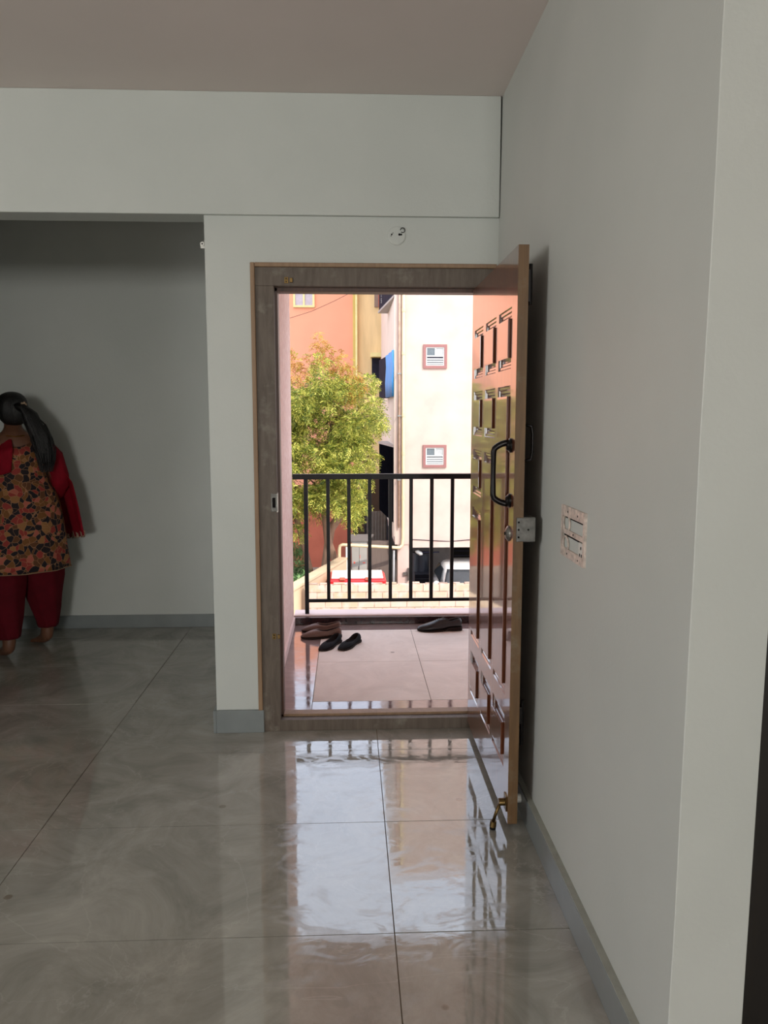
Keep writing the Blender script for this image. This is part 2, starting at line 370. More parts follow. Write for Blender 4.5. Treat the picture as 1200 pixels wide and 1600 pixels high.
# ------------------------------------------------------------------ the open door leaf
XLf = 0.540; y_h, y_f = 3.500, 2.573; zb, zt = 0.032, 1.972; TL = 0.034
dr = thing('door_1', (XLf, y_h, 0), 'varnished reddish brown panelled entrance door standing wide open', 'door', kind='structure')
rows = [(0.200, 0.392), (0.462, 1.040), (1.100, 1.290), (1.350, 1.535), (1.590, 1.792)]
ycols = [(3.438, 3.222), (3.160, 2.938), (2.886, 2.660)]       # hinge to free side
panels = []
for ci, (ya, yb_) in enumerate(ycols):
    zz = [(0.200, 0.392)]
    if ci == 0: zz += [(0.462, 1.040), (1.100, 1.290), (1.350, 1.535)]
    if ci == 1: zz += [(0.462, 1.290), (1.350, 1.535)]
    if ci == 2: zz += [(0.462, 1.535)]
    zz += [(1.590, 1.792)]
    for z0, z1 in zz: panels.append((ya, yb_, z0, z1))
# face grid with holes: cells from all the edges
def leaf_face(x, sgn, m_panel):
    mb = MB()
    ys = sorted({y_f, y_h} | {v for p in panels for v in p[:2]}); zs = sorted({zb, zt} | {v for p in panels for v in p[2:]})
    for i in range(len(ys) - 1):
        for j in range(len(zs) - 1):
            cy, cz = (ys[i] + ys[i + 1]) / 2, (zs[j] + zs[j + 1]) / 2
            if any(p[1] < cy < p[0] and p[2] < cz < p[3] for p in panels): continue
            mb.add([(x, ys[i], zs[j]), (x, ys[i + 1], zs[j]), (x, ys[i + 1], zs[j + 1]), (x, ys[i], zs[j + 1])], [(0, 1, 2, 3)])
    return mb
def panel_mesh(p, x, sgn):
    y1, y0, z0, z1 = p
    prof = [(0, 0), (.003, .004), (.009, .0045), (.012, .008), (.018, .0085), (.021, .013), (.028, .0135), (.028, -.007), (.034, -.0075)]
    if sgn < 0: prof = [(o, d * .35) for o, d in prof]
    rings = [[Vector((x + sgn * d, y0 + o * .75, z0 + o * 1.3)), Vector((x + sgn * d, y1 - o * .75, z0 + o * 1.3)), Vector((x + sgn * d, y1 - o * .75, z1 - o * 1.3)), Vector((x + sgn * d, y0 + o * .75, z1 - o * 1.3))] for o, d in prof]
    mb = MB(); mb.loft(rings, cap=False); n = len(mb.v); mb.f.append((n - 4, n - 3, n - 2, n - 1)); return mb
fm = leaf_face(XLf, 1, None)
fm2 = leaf_face(XLf + TL, -1, None); fm.add(fm2.v, fm2.f)
fm.build('stiles_and_rails', M_leaf, dr)
MB().add([(XLf, y_f, zb), (XLf + TL, y_f, zb), (XLf + TL, y_f, zt), (XLf, y_f, zt), (XLf, y_h, zb), (XLf + TL, y_h, zb), (XLf + TL, y_h, zt), (XLf, y_h, zt)],
         [(0, 1, 2, 3), (4, 7, 6, 5), (0, 4, 5, 1), (3, 2, 6, 7)]).build('leaf_edge', M_leafedge, dr)
for p in panels:
    a = panel_mesh(p, XLf, 1); b2 = panel_mesh(p, XLf + TL, -1); a.add(b2.v, b2.f)
    a.build('door_panel', M_leaf, dr)
# pull handle with two roses
hd = MB(); pth = []
for t in range(0, 21):
    a = pi * t / 20
    pth.append(Vector((XLf - .006 - .052 * min(1, sin(a) * 1.6), 2.632 + .004 * sin(a), 1.345 - .205 * (0.5 - 0.5 * cos(a)))))
hd.tube(pth, [.0085 + .002 * abs(cos(pi * t / 20)) for t in range(21)], 12)
ho = hd.build('pull_handle', M_iron, dr, smooth=True)
for z in (1.335, 1.150):
    MB().tube([(XLf + .001, 2.632, z), (XLf - .006, 2.632, z), (XLf - .010, 2.632, z), (XLf - .016, 2.632, z), (XLf - .018, 2.632, z)], [.024, .024, .018, .015, .010], 20).build('rose', M_iron, ho, smooth=False)
kp = MB().tube([(XLf + .001, 2.640, 1.038), (XLf - .004, 2.640, 1.038), (XLf - .010, 2.640, 1.038), (XLf - .013, 2.640, 1.038)], [.027, .026, .019, .012], 22).build('keyhole_rose', M_steel, dr)
MB().cyl((XLf - .0125, 2.640, 1.038), (-1, 0, 0), .006, .003, 12).build('keyhole', M_dark, kp)
# rim lock: face plate round the leaf edge, box on the hidden side
lk = MB().box(XLf + .010, XLf + TL + .040, y_f - .0025, y_f - .0003, 1.020, 1.100).build('lock_plate', M_dsteel, dr, bevel=.001)
MB().box(XLf + TL, XLf + TL + .040, y_f, y_f + .12, 1.018, 1.102).build('lock_case', M_steel, dr, bevel=.003)
for x_, z in ((.018, 1.035), (.018, 1.085), (.018, 1.060), (.050, 1.060)): MB().cyl((XLf + x_, y_f - .0026, z), (0, -1, 0), .0035, .0012, 10).build('screw', M_dark, lk)
# tower bolt and grip on the hidden side
g = MB(); g.tube([(XLf + TL, 2.60, 1.405), (XLf + TL + .026, 2.60, 1.40), (XLf + TL + .030, 2.60, 1.375), (XLf + TL + .030, 2.60, 1.315), (XLf + TL + .026, 2.60, 1.29), (XLf + TL, 2.60, 1.285)], .005, 8)
g.build('inner_grip', M_iron, dr, smooth=True)
tb = MB().box(XLf + TL, XLf + TL + .012, 2.60, 2.63, 1.80, 1.90).cyl((XLf + TL + .016, 2.615, 1.79), (0, 0, 1), .006, .13, 12).build('tower_bolt', M_iron, dr)
MB().box(XLf + TL, XLf + TL + .014, 2.60, 2.63, 0.38, 0.44).cyl((XLf + TL + .018, 2.615, 0.30), (0, 0, 1), .006, .16, 12).build('tower_bolt', M_iron, dr)
for z in (0.28, 1.0, 1.75):
    MB().cyl((XLf + TL, y_h - .004, z), (0, 0, 1), .006, .10, 12).build('hinge', M_steel, dr)
# kick down door stopper
st = MB().box(XLf - .004, XLf + .0, 2.585, 2.625, 0.070, 0.125).cyl((XLf - .004, 2.605, 0.097), (-1, 0, 0), .013, .022, 16).build('door_stopper', M_brass, dr, bevel=.001)
MB().tube([(XLf - .018, 2.605, .097), (XLf - .034, 2.602, .060), (XLf - .043, 2.600, .030)], [.0055, .0055, .006], 10).build('stopper_arm', M_brass, st, smooth=True)
MB().cyl((XLf - .043, 2.600, .030), (-.1, 0, -1), .011, .020, 16, .012).build('stopper_cup', M_brass, st)
MB().cyl((XLf - .045, 2.600, .010), (-.1, 0, -1), .0105, .009, 16, .011).build('rubber_foot', M_rubber, st)
# pale bumper on the skirting behind the leaf
wbp = MB().cyl((0.6135, 2.70, .062), (-1, 0, 0), .016, .038, 18)
tag(wbp.build('wall_bumper', M_whitepl, None, bevel=.002), 'white round bumper on the skirting behind the open door', 'door bumper')

# ------------------------------------------------------------------ small fittings on the walls
cr_ = thing('ceiling_rose_cover', (0.208, D - .002, 2.197), 'round white junction cover on the wall above the door', 'junction cover')
MB().tube([(0.208, D + .001, 2.197), (0.208, D - .004, 2.197), (0.208, D - .006, 2.197)], [.040, .039, .034], 32).build('disc', M_wall, cr_)
for dx, dz, r in ((-.021, .004, .0035), (-.016, .010, .002), (.012, .004, .005), (.020, .004, .004), (-.024, -.002, .002)): MB().cyl((.208 + dx, D - .0062, 2.197 + dz), (0, -1, 0), r, .001, 10).build('screw_hole', M_dark, cr_)
pts = [(.208 + .026 + .010 * cos(a), D - .007, 2.197 + .022 + .010 * sin(a)) for a in [x * pi / 8 for x in range(-6, 9)]]
MB().tube(pts, .0018, 6).build('wire', M_dark, cr_)
cl = thing('wire_clip', (-0.612, D + .02, 2.148), 'small white wire clip at the top left edge of the pier', 'clip')
MB().box(-0.626, -0.607, D + .01, D + .03, 2.140, 2.152).cyl((-0.618, D + .008, 2.158), (0, 1, 0), .010, .02, 14).build('clip_body', M_whitepl, cl, bevel=.002)
MB().cyl((-0.618, D + .0075, 2.158), (0, -1, 0), .003, .002, 8).build('screw', M_dark, cl)

# open modular switch box let into the right wall
def wx(z): return xb + (xt - xb) * z / ZC
sb = thing('switch_box', (wx(1.1), 2.22, 1.10), 'open switch box frame with empty cut outs on the right wall', 'switch box')
sy0, sy1, sz0, sz1 = 2.095, 2.330, 1.022, 1.172
X0 = wx(1.1)
bx = MB().box(X0 - .007, X0 + .003, sy0, sy1, sz1 - .030, sz1).box(X0 - .007, X0 + .003, sy0, sy1, sz0, sz0 + .026).box(X0 - .007, X0 + .003, sy0, sy0 + .014, sz0 + .026, sz1 - .030).box(X0 - .007, X0 + .003, sy1 - .014, sy1, sz0 + .026, sz1 - .030)
bx.box(X0 - .0065, X0 + .003, sy0 + .014, sy1 - .014, 1.090, 1.104)
bx.build('frame', M_boxpl, sb)
MB().box(X0 - .0012, X0 + .002, sy0 + .01, sy1 - .01, sz0 + .01, sz1 - .01).build('back_plate', M_wall, sb)
for (cy, cz, r) in ((2.278, 1.122, .026), (2.283, 1.060, .022)):
    rings = []
    for a in range(25):
        t = 2 * pi * a / 24; rings.append((X0 - .004, cy + 1.25 * r * cos(t), cz + r * sin(t)))
    MB().tube(rings, .0035, 6, cap=False).build('knockout_ring', M_boxpl, sb, smooth=True)
MB().box(X0 - .006, X0, 2.108, 2.150, 1.036, 1.086).build('socket', M_whitepl, sb, bevel=.002)
dk = MB()
for (cy, cz) in ((2.125, 1.072), (2.135, 1.052), (2.118, 1.052)): dk.box(X0 - .0068, X0 - .0058, cy - .003, cy + .003, cz - .004, cz + .004)
for (cy, cz) in ((2.16, 1.156), (2.26, 1.157), (2.15, 1.033), (2.26, 1.034), (2.20, 1.098)): dk.cyl((X0 - .0068, cy, cz), (-1, 0, 0), .003, .001, 8)
dk.box(X0 - .002, X0 - .001, 2.12, 2.30, 1.136, 1.141).box(X0 - .002, X0 - .001, 2.12, 2.31, 1.083, 1.088)
dk.build('slot', M_dark, sb)

# ------------------------------------------------------------------ balcony
XW = -0.388
bt = tiles(-0.19, 1.75, 3.872, 5.212, -0.195, 3.872, 0.605, 0.645, 0.0, 0.0004, seed=3)
bo = struct(bt, 'balcony_floor', M_btile, 'matt beige pink floor tiles of the balcony', 'balcony floor')
MB().box(-0.39, 1.9, 3.60, 5.50, -0.25, -0.0025).build('grout_bed', M_grout, bo)
gb = MB().box(XW, -0.192, 3.72, 5.36, -.01, 0.0).box(-0.189, 1.9, 3.72, 3.870, -.01, 0.0).box(-0.189, 1.9, 5.214, 5.36, -.01, 0.0).box(1.752, 1.9, 3.872, 5.212, -.01, 0)
gb.build('granite_border', M_granite, bo)
struct(MB().box(-0.42, 1.9, D + .10, 3.720, -.02, 0.012), 'trim_4', M_thresh, 'beige stone threshold outside the door frame', 'threshold')
kb = struct(MB().box(XW, 1.9, 5.36, 5.40, 0, 0.050), 'trim_5', M_darkgranite, 'dark granite kerb along the balcony edge behind the shoes', 'kerb', bevel=.003)
MB().box(XW, 1.9, 5.40, 5.56, -.25, 0.058).build('ledge', M_pinkpaint, kb, bevel=.003)
bw = MB().box(-0.425, XW, D + .126, 5.400, -.25, 2.63)
b1 = struct(bw, 'wall_balcony', M_pinkw, 'pink rough rendered wall at the left of the balcony', 'wall')
MB().box(XW, XW + .012, 3.72, 5.36, 0, 0.055).build('skirting', M_pinkpaint, b1)
struct(MB().box(1.9, 2.02, D + .126, 5.56, -.25, 2.63), 'wall_balcony_end', M_pinkw, 'pink rendered wall at the far right end of the balcony', 'wall')
sb2 = MB().box(-0.455, 2.75, D + .12, 5.78, 2.625, 2.763)
struct(sb2, 'ceiling_balcony', M_pinkpaint, 'pale soffit of the slab above the balcony', 'ceiling')
struct(MB().box(0.66, 2.75, D - .04, D + .125, 0, 2.763), 'wall_outer', M_pinkw, 'outer wall of the house right of the door behind the panelled leaf', 'wall')

rl = thing('balcony_railing', (0.7, 5.45, 0.058), 'black metal balcony railing with square balusters', 'railing')
MB().box(-0.388, 1.9, 5.428, 5.472, 1.000, 1.036).build('top_rail', M_black, rl, bevel=.003)
MB().box(-0.298, 1.9, 5.440, 5.460, 0.138, 0.160).build('bottom_rail', M_black, rl, bevel=.002)
MB().box(-0.312, -0.284, 5.436, 5.464, 0.056, 1.002).build('post', M_black, rl, bevel=.002)
MB().box(1.70, 1.728, 5.436, 5.464, 0.056, 1.002).build('post', M_black, rl, bevel=.002)
for i in range(1, 14):
    x = -0.290 + i * 0.1435
    MB().box(x - .012, x + .012, 5.438, 5.462, 0.150, 1.002).build('baluster', M_black, rl, bevel=.0015)

# ------------------------------------------------------------------ shoes
M_brownL = mat('brown_leather', srgb(104, 74, 62), rough=0.5, var=0.2, scale=20, bump=.1, bscale=200)
M_blackS = mat('black_suede', srgb(22, 20, 22), rough=0.75, var=0.3, scale=30, spec=.3)
M_blackL = mat('black_leather', srgb(30, 27, 28), rough=0.32, var=0.3, scale=20)
M_inner = mat('shoe_lining', srgb(38, 28, 25), rough=0.9)
M_soleb = mat('shoe_sole', srgb(40, 30, 26), rough=0.7)
def lerp(tab, s):
    for (a, va), (b, vb) in zip(tab, tab[1:]):
        if s <= b: return va + (vb - va) * (s - a) / (b - a)
    return tab[-1][1]
def shoe(name, L, wid, col, top, heel_h, openr, loc, ang, label, group, style='loafer'):
    """toe at +x. openr = (start, end) of the foot opening along the shoe"""
    t = thing(name, loc, label, 'shoe', group); t.rotation_euler = (0, 0, ang)
    W = [(0, .30), (.04, .62), (.12, .74), (.30, .70), (.45, .76), (.62, .98), (.72, 1.0), (.85, .86), (.94, .60), (.985, .34), (1, .10)]
    st_, en = openr; rings = []; rim_l = []; rim_r = []
    SS = [0, .015, .04, .08, .14, .2, .27, .34, .40, .46, .52, .58, .64, .70, .76, .82, .88, .93, .97, .99, 1.0]
    for s in SS:
        w = lerp(W, s) * wid / 2; h = lerp(top, s); x = (s) * L
        b = 0.008 + lerp([(0, heel_h), (.3, heel_h), (.42, .002), (.9, .0), (1, .006)], s)
        o = 0.0
        if st_ <= s <= en:
            u = (s - st_) / (en - st_); o = sin(pi * min(max(u, 0), 1)) ** .55
        cw = w * (0.12 + 0.70 * o) if st_ < s < en else w * .10
        iw = max(cw - .004, .0008); dep = (h - b - .006) * min(1, o * 1.5) if o > 0 else 0.0015
        ring = [(x, -w * .92, b), (x, -w, b + .25 * (h - b)), (x, -w * (1 - .10 * (1 - o)), b + .6 * (h - b)), (x, -(w * .55 + cw * .42), b + (.93 if o < .2 else .9) * (h - b)), (x, -cw, h),
                (x, -iw, h - .001), (x, -iw * 1.02, h - dep * .55), (x, -iw * .7, h - dep), (x, iw * .7, h - dep), (x, iw * 1.02, h - dep * .55), (x, iw, h - .001),
                (x, cw, h), (x, (w * .55 + cw * .42), b + (.93 if o < .2 else .9) * (h - b)), (x, w * (1 - .10 * (1 - o)), b + .6 * (h - b)), (x, w, b + .25 * (h - b)), (x, w * .92, b)]
        rings.append([Vector(p) for p in ring])
    mb = MB().loft(rings)
    up = mb.build('upper', col, t, smooth=True, world=False, subsurf=1)
    up.data.materials.append(M_inner)
    for k in range(len(SS) - 1):
        if st_ < SS[k] and SS[k + 1] < en:
            for i in range(5, 10): up.data.polygons[k * 16 + i].material_index = 1
    # insole
    ins = []
    for s in SS:
        if st_ < s < en:
            w = lerp(W, s) * wid / 2; b = 0.008 + lerp([(0, heel_h), (.3, heel_h), (.42, .002), (1, 0)], s)
            u = (s - st_) / (en - st_); o = sin(pi * u) ** .55
            ww = w * (0.12 + .70 * o) * .74
            ins.append([Vector((s * L, -ww, b + .0085)), Vector((s * L, ww, b + .0085)), Vector((s * L, ww, b + .0065)), Vector((s * L, -ww, b + .0065))])
    MB().loft(ins).build('insole', M_inner, t, world=False)
    # sole with heel
    so_ = []
    for s in SS:
        w = lerp(W, s) * wid / 2 * 1.05 + .001; x = s * L * 1.012 - .002
        b = lerp([(0, heel_h), (.3, heel_h), (.42, .002), (.9, .0), (1, .006)], s)
        z0 = 0.0005 if s < .30 else max(b - .001, .0005)
        so_.append([Vector((x, -w, z0)), Vector((x, w, z0)), Vector((x, w, b + .0095)), Vector((x, -w, b + .0095))])
    MB().loft(so_).build('sole', M_soleb, t, world=False, bevel=.001)
    # collar piping following the opening
    rim = []
    ss = [st_ + (en - st_) * i / 14 for i in range(15)]
    for sd in (-1, 1):
        seq = ss if sd < 0 else ss[::-1]
        for s in seq:
            u = (s - st_) / (en - st_); o = max(sin(pi * u), 0) ** .55
            w = lerp(W, s) * wid / 2
            rim.append((s * L, sd * w * (.10 + .70 * o), lerp(top, s) + .0004))
    rim.append(rim[0])
    MB().tube(rim, .0016, 6, cap=False).build('collar', col, t, world=False, smooth=True)
    if style == 'oxford':
        lc = MB()
        for i in range(3):
            s = .50 + .045 * i; z = lerp(top, s) + .0015
            lc.tube([(s * L, -.014, z - .003), (s * L + .002, 0, z + .001), (s * L, .014, z - .003)], .0016, 6)
        lc.build('laces', M_blackS, t, world=False)
    return t
loaf = [(0, .056), (.04, .070), (.15, .060), (.35, .046), (.5, .048), (.6, .058), (.7, .052), (.85, .038), (.95, .026), (1, .014)]
flat = [(0, .048), (.04, .056), (.15, .052), (.35, .036), (.55, .036), (.66, .040), (.8, .032), (.92, .024), (1, .012)]
oxf = [(0, .066), (.04, .082), (.15, .076), (.28, .066), (.40, .082), (.52, .080), (.64, .064), (.78, .050), (.90, .042), (.97, .032), (1, .018)]
shoe('loafer', .265, .092, M_brownL, loaf, .008, (.03, .60), (-0.055, 5.055, 0), pi + .10, 'brown leather slip-on shoe nearer the door, beside the black pair', 'brown slip-on shoes by the kerb')
shoe('loafer', .262, .090, M_brownL, loaf, .008, (.03, .60), (-0.060, 5.185, 0), pi - .02, 'brown leather slip-on shoe against the dark kerb behind its mate', 'brown slip-on shoes by the kerb')
shoe('flat_shoe', .245, .080, M_blackS, flat, .005, (.03, .66), (-0.070, 4.950, 0), radians(244), 'small black slip-on shoe touching the brown pair, left of its mate', 'black slip-on pair')
shoe('flat_shoe', .245, .080, M_blackS, flat, .005, (.03, .66), (0.055, 4.950, 0), radians(242), 'small black slip-on shoe at the right of its pair on beige tiles', 'black slip-on pair')
shoe('dress_shoe', .300, .100, M_blackL, oxf, .018, (.03, .46), (0.752, 5.190, 0), pi + .06, 'black leather dress shoe alone at the right against the kerb', None, 'oxford')

# ------------------------------------------------------------------ the woman in the recess
M_skin = mat('skin', srgb(112, 74, 54), rough=0.5, var=0.08, scale=15)
M_hair = mat('black_hair', srgb(16, 13, 13), rough=0.4, var=0.4, scale=40, stretch=(6, 6, 1), bump=.5, bscale=60)
M_maroon = mat('maroon_cotton', srgb(96, 16, 28), rough=0.85, var=0.25, scale=12)
M_red = mat('red_chiffon', srgb(140, 16, 34), rough=0.8, var=0.25, scale=18)
M_lace = mat('cream_lace', srgb(196, 178, 150), rough=0.8, var=0.4, scale=90, col2=srgb(110, 40, 40))
M_gold = mat('gold_earring', srgb(190, 150, 70), rough=.3, metal=1.0)
def print_mat():
    m, nt, b = newmat('printed_kurta_cotton')
    tc = N(nt, 'ShaderNodeTexCoord')
    dn = N(nt, 'ShaderNodeTexNoise', Scale=14, Detail=2.0); nt.links.new(tc.outputs['Object'], dn.inputs['Vector'])
    mixv = N(nt, 'ShaderNodeMixRGB'); mixv.inputs['Fac'].default_value = .045
    nt.links.new(tc.outputs['Object'], mixv.inputs['Color1']); nt.links.new(dn.outputs['Color'], mixv.inputs['Color2'])
    v = N(nt, 'ShaderNodeTexVoronoi', Scale=34.0); nt.links.new(mixv.outputs[0], v.inputs['Vector'])
    v2 = N(nt, 'ShaderNodeTexVoronoi', Scale=34.0); v2.feature = 'DISTANCE_TO_EDGE'; nt.links.new(mixv.outputs[0], v2.inputs['Vector'])
    sp_ = N(nt, 'ShaderNodeSeparateColor'); nt.links.new(v.outputs['Color'], sp_.inputs[0])
    cr = N(nt, 'ShaderNodeValToRGB'); cr.color_ramp.interpolation = 'CONSTANT'
    cols = [(0, (24, 18, 26)), (.26, (120, 76, 34)), (.42, (146, 52, 44)), (.56, (96, 58, 30)), (.70, (30, 20, 24)), (.82, (176, 92, 74)), (.92, (150, 104, 60))]
    e = cr.color_ramp.elements; e[0].position = 0; e[0].color = srgb(*cols[0][1]); e[1].position = cols[1][0]; e[1].color = srgb(*cols[1][1])
    for p, c in cols[2:]:
        q = e.new(p); q.color = srgb(*c)
    nt.links.new(sp_.outputs[0], cr.inputs[0])
    mr = N(nt, 'ShaderNodeMapRange'); mr.inputs['From Min'].default_value = .015; mr.inputs['From Max'].default_value = .045
    mr.inputs['To Min'].default_value = .75; mr.inputs['To Max'].default_value = 0; nt.links.new(v2.outputs['Distance'], mr.inputs['Value'])
    mx = N(nt, 'ShaderNodeMixRGB'); mx.inputs['Color2'].default_value = srgb(176, 128, 92)
    nt.links.new(mr.outputs[0], mx.inputs['Fac']); nt.links.new(cr.outputs[0], mx.inputs['Color1']); nt.links.new(mx.outputs[0], b.inputs['Base Color'])
    b.inputs['Roughness'].default_value = .85
    return m
M_print = print_mat()

PX, PY, PA = -1.985, 4.82, radians(28)
woman = thing('person', (PX, PY, 0), 'woman with a long black ponytail in printed kurta and maroon trousers standing in the recess', 'person')
woman.rotation_euler = (0, 0, PA)
def skin_body():
    V = []; E = []; R = []
    def a(p, r, par=None):
        V.append(p); R.append(r if isinstance(r, tuple) else (r, r)); i = len(V) - 1
        if par is not None: E.append((par, i))
        return i
    pel = a((0, 0, .88), (.165, .13)); wa = a((0, .01, 1.03), (.145, .11), pel); ch = a((0, 0, 1.18), (.150, .11), wa)
    ub = a((0, -.01, 1.27), (.105, .085), ch); nk = a((0, .01, 1.345), (.050, .050), ub); n2 = a((0, .022, 1.385), (.047, .047), nk)
    h1 = a((0, .035, 1.43), (.066, .075), n2); h2 = a((0, .03, 1.485), (.074, .088), h1); a((0, .02, 1.525), (.060, .072), h2)
    for s in (-1, 1):
        sh = a((s * .155, -.01, 1.265), .055, ub)
        if s > 0:
            el = a((s * .235, -.01, 1.02), .042, sh); wr_ = a((s * .20, .19, .92), .026, el)
        else:
            el = a((s * .235, .01, 1.02), .042, sh); wr_ = a((s * .16, .20, 1.03), .026, el)
        hdir = Vector((-s * .35, .93, .02)).normalized(); side = Vector((0, 0, 1)).cross(hdir).normalized()
        W0 = Vector(V[wr_]); pm = a(tuple(W0 + hdir * .045), (.020, .030), wr_)
        for k, (ln, off) in enumerate(((.062, -.024), (.072, -.008), (.066, .008), (.052, .022))):
            b0 = a(tuple(W0 + hdir * .080 + Vector((0, 0, off))), .0095, pm)
            b1_ = a(tuple(W0 + hdir * (.080 + ln * .5) + Vector((0, 0, off * 1.15)) - side * s * .010), .0085, b0)
            a(tuple(W0 + hdir * (.080 + ln * .85) + Vector((0, 0, off * 1.2)) - side * s * .032), .0075, b1_)
        t0 = a(tuple(W0 + hdir * .035 + Vector((0, 0, .030))), .011, pm); a(tuple(W0 + hdir * .075 + Vector((0, 0, .052)) - side * s * .012), .0085, t0)
        hx = s * .095
        kn_off = .0
        hp = a((hx, 0, .80), .105, pel)
        if s > 0: kn = a((s * .12, .045, .46), .070, hp); an = a((s * .135, .03, .095), .037, kn); hl = a((s * .135, .005, .035), (.033, .033), an); fd = (-.35, .94)
        else: kn = a((s * .10, -.04, .46), .070, hp); an = a((s * .10, -.15, .095), .037, kn); hl = a((s * .10, -.175, .035), (.033, .033), an); fd = (-.25, .97)
        A = Vector(V[an]); f = Vector((fd[0], fd[1], 0)).normalized()
        mid = a(tuple(Vector((A.x, A.y, .045)) + f * .06), (.034, .034), an)
        ball = a(tuple(Vector((A.x, A.y, .022)) + f * .125), (.040, .020), mid); 
        pr = Vector((f.y, -f.x, 0))
        for k in range(5):
            o = (k - 2) * .0165 * 1.0
            a(tuple(Vector((A.x, A.y, .012)) + f * (.178 - .008 * abs((k if s < 0 else 4 - k) - 3)) + pr * o), .0095 if k else .011, ball)
    me = bpy.data.meshes.new('body'); me.from_pydata(V, E, []); me.update()
    o = bpy.data.objects.new('body', me); COL.objects.link(o)
    md = o.modifiers.new('skin', 'SKIN'); md.use_smooth_shade = True
    for i, r in enumerate(R): me.skin_vertices[0].data[i].radius = r
    me.skin_vertices[0].data[0].use_root = True
    o.modifiers.new('sub', 'SUBSURF').render_levels = 2
    me.materials.append(M_skin)
    dg = bpy.context.evaluated_depsgraph_get(); ev = o.evaluated_get(dg); nm = bpy.data.meshes.new_from_object(ev)
    # face: nose, brow, lips, ears grown out of the same surface
    vs = [Vector(v.co) for v in nm.vertices]; fs = [tuple(p.vertices) for p in nm.polygons]
    bpy.data.objects.remove(o)
    mb = MB(); mb.v = vs; mb.f = fs
    def blob(c, r, n=8):
        rr = []
        for i in range(n + 1):
            t = pi * i / n; q = max(sin(t), .02)
            rr.append([Vector((c[0] + r[0] * q * cos(2 * pi * j / 10), c[1] + r[1] * q * sin(2 * pi * j / 10), c[2] + r[2] * cos(t))) for j in range(10)])
        mb.loft(rr)
    blob((0, .118, 1.445), (.011, .018, .026)); blob((0, .105, 1.412), (.024, .014, .006)); blob((0, .106, 1.403), (.021, .014, .006)); blob((0, .085, 1.383), (.028, .028, .020))
    for s in (-1, 1): blob((s * .078, .03, 1.452), (.009, .018, .028)); blob((s * .03, .106, 1.482), (.020, .010, .006))
    ob = mb.build('body', M_skin, woman, smooth=True, world=False)
    for s in (-1, 1): MB().cyl((s * .030, .108, 1.466), (0, 1, 0), .012, .006, 12, .006).build('eye', M_whitepl, ob, world=False)
    return ob
body = skin_body()
def fring(z, rx, ry, cx=0, cy=0, fold=0.0, k=9, ph=0, n=48, dz=None):
    out = []
    for i in range(n):
        t = 2 * pi * i / n; f = 1 + fold * sin(k * t + ph) + fold * .5 * sin((k * 2 + 1) * t + 2 * ph)
        out.append(Vector((cx + rx * cos(t) * f, cy + ry * sin(t) * f, z + (dz(t) if dz else 0))))
    return out
kz = [(.515, .275, .205, .030), (.56, .272, .202, .028), (.64, .268, .198, .022), (.74, .262, .192, .016), (.84, .252, .188, .012), (.92, .236, .178, .010), (.99, .208, .160, .014), (1.045, .180, .140, .022),
      (1.085, .172, .136, .020), (1.14, .178, .138, .012), (1.20, .186, .134, .008), (1.25, .184, .122, .006)]
rg = [fring(z, rx, ry, fold=fo, ph=z * 7) for z, rx, ry, fo in kz]
# neckline: high on the shoulders, deep at the back (-y)
def neck(t): return (.030 * abs(cos(t)) ** 2 - (.055 if sin(t) < 0 else .0) * abs(sin(t)) ** 3)
rg.append(fring(1.285, .170, .106, dz=lambda t: neck(t) * .6)); rg.append(fring(1.305, .118, .088, dz=lambda t: neck(t)))
kurta = MB().loft(rg, cap=False).build('kurta', M_print, woman, smooth=True, world=False)
sd = kurta.modifiers.new('thick', 'SOLIDIFY'); sd.thickness = .004
hem = MB().tube([tuple(p) for p in fring(.515, .277, .207, fold=.030, ph=.515 * 7)] + [tuple(fring(.515, .277, .207, fold=.030, ph=.515 * 7)[0])], .003, 5, cap=False).build('hem_piping', M_trimw, kurta, world=False)
for s, ax, ay in ((1, .135, .03), (-1, .10, -.15)):
    kx, ky = (s * .12, .03) if s > 0 else (-.10, -.04)
    prof = [(.70, .135, s * .10, 0), (.58, .135, s * .115, .0), (.46, .124, kx, ky * .8), (.34, .104, kx, ky), (.25, .085, (kx + s * ax) / 2, (ky + ay) / 2), (.18, .068, s * ax, ay * .95), (.150, .062, s * ax, ay), (.135, .058, s * ax, ay)]
    sw = MB().loft([fring(z, r, r * .95, cx, cy, fold=.05, k=7, ph=z * 9, n=36) for z, r, cx, cy in prof], cap=False)
    sal = sw.build('trouser_leg', M_maroon, woman, smooth=True, world=False); q = sal.modifiers.new('thick', 'SOLIDIFY'); q.thickness = .004
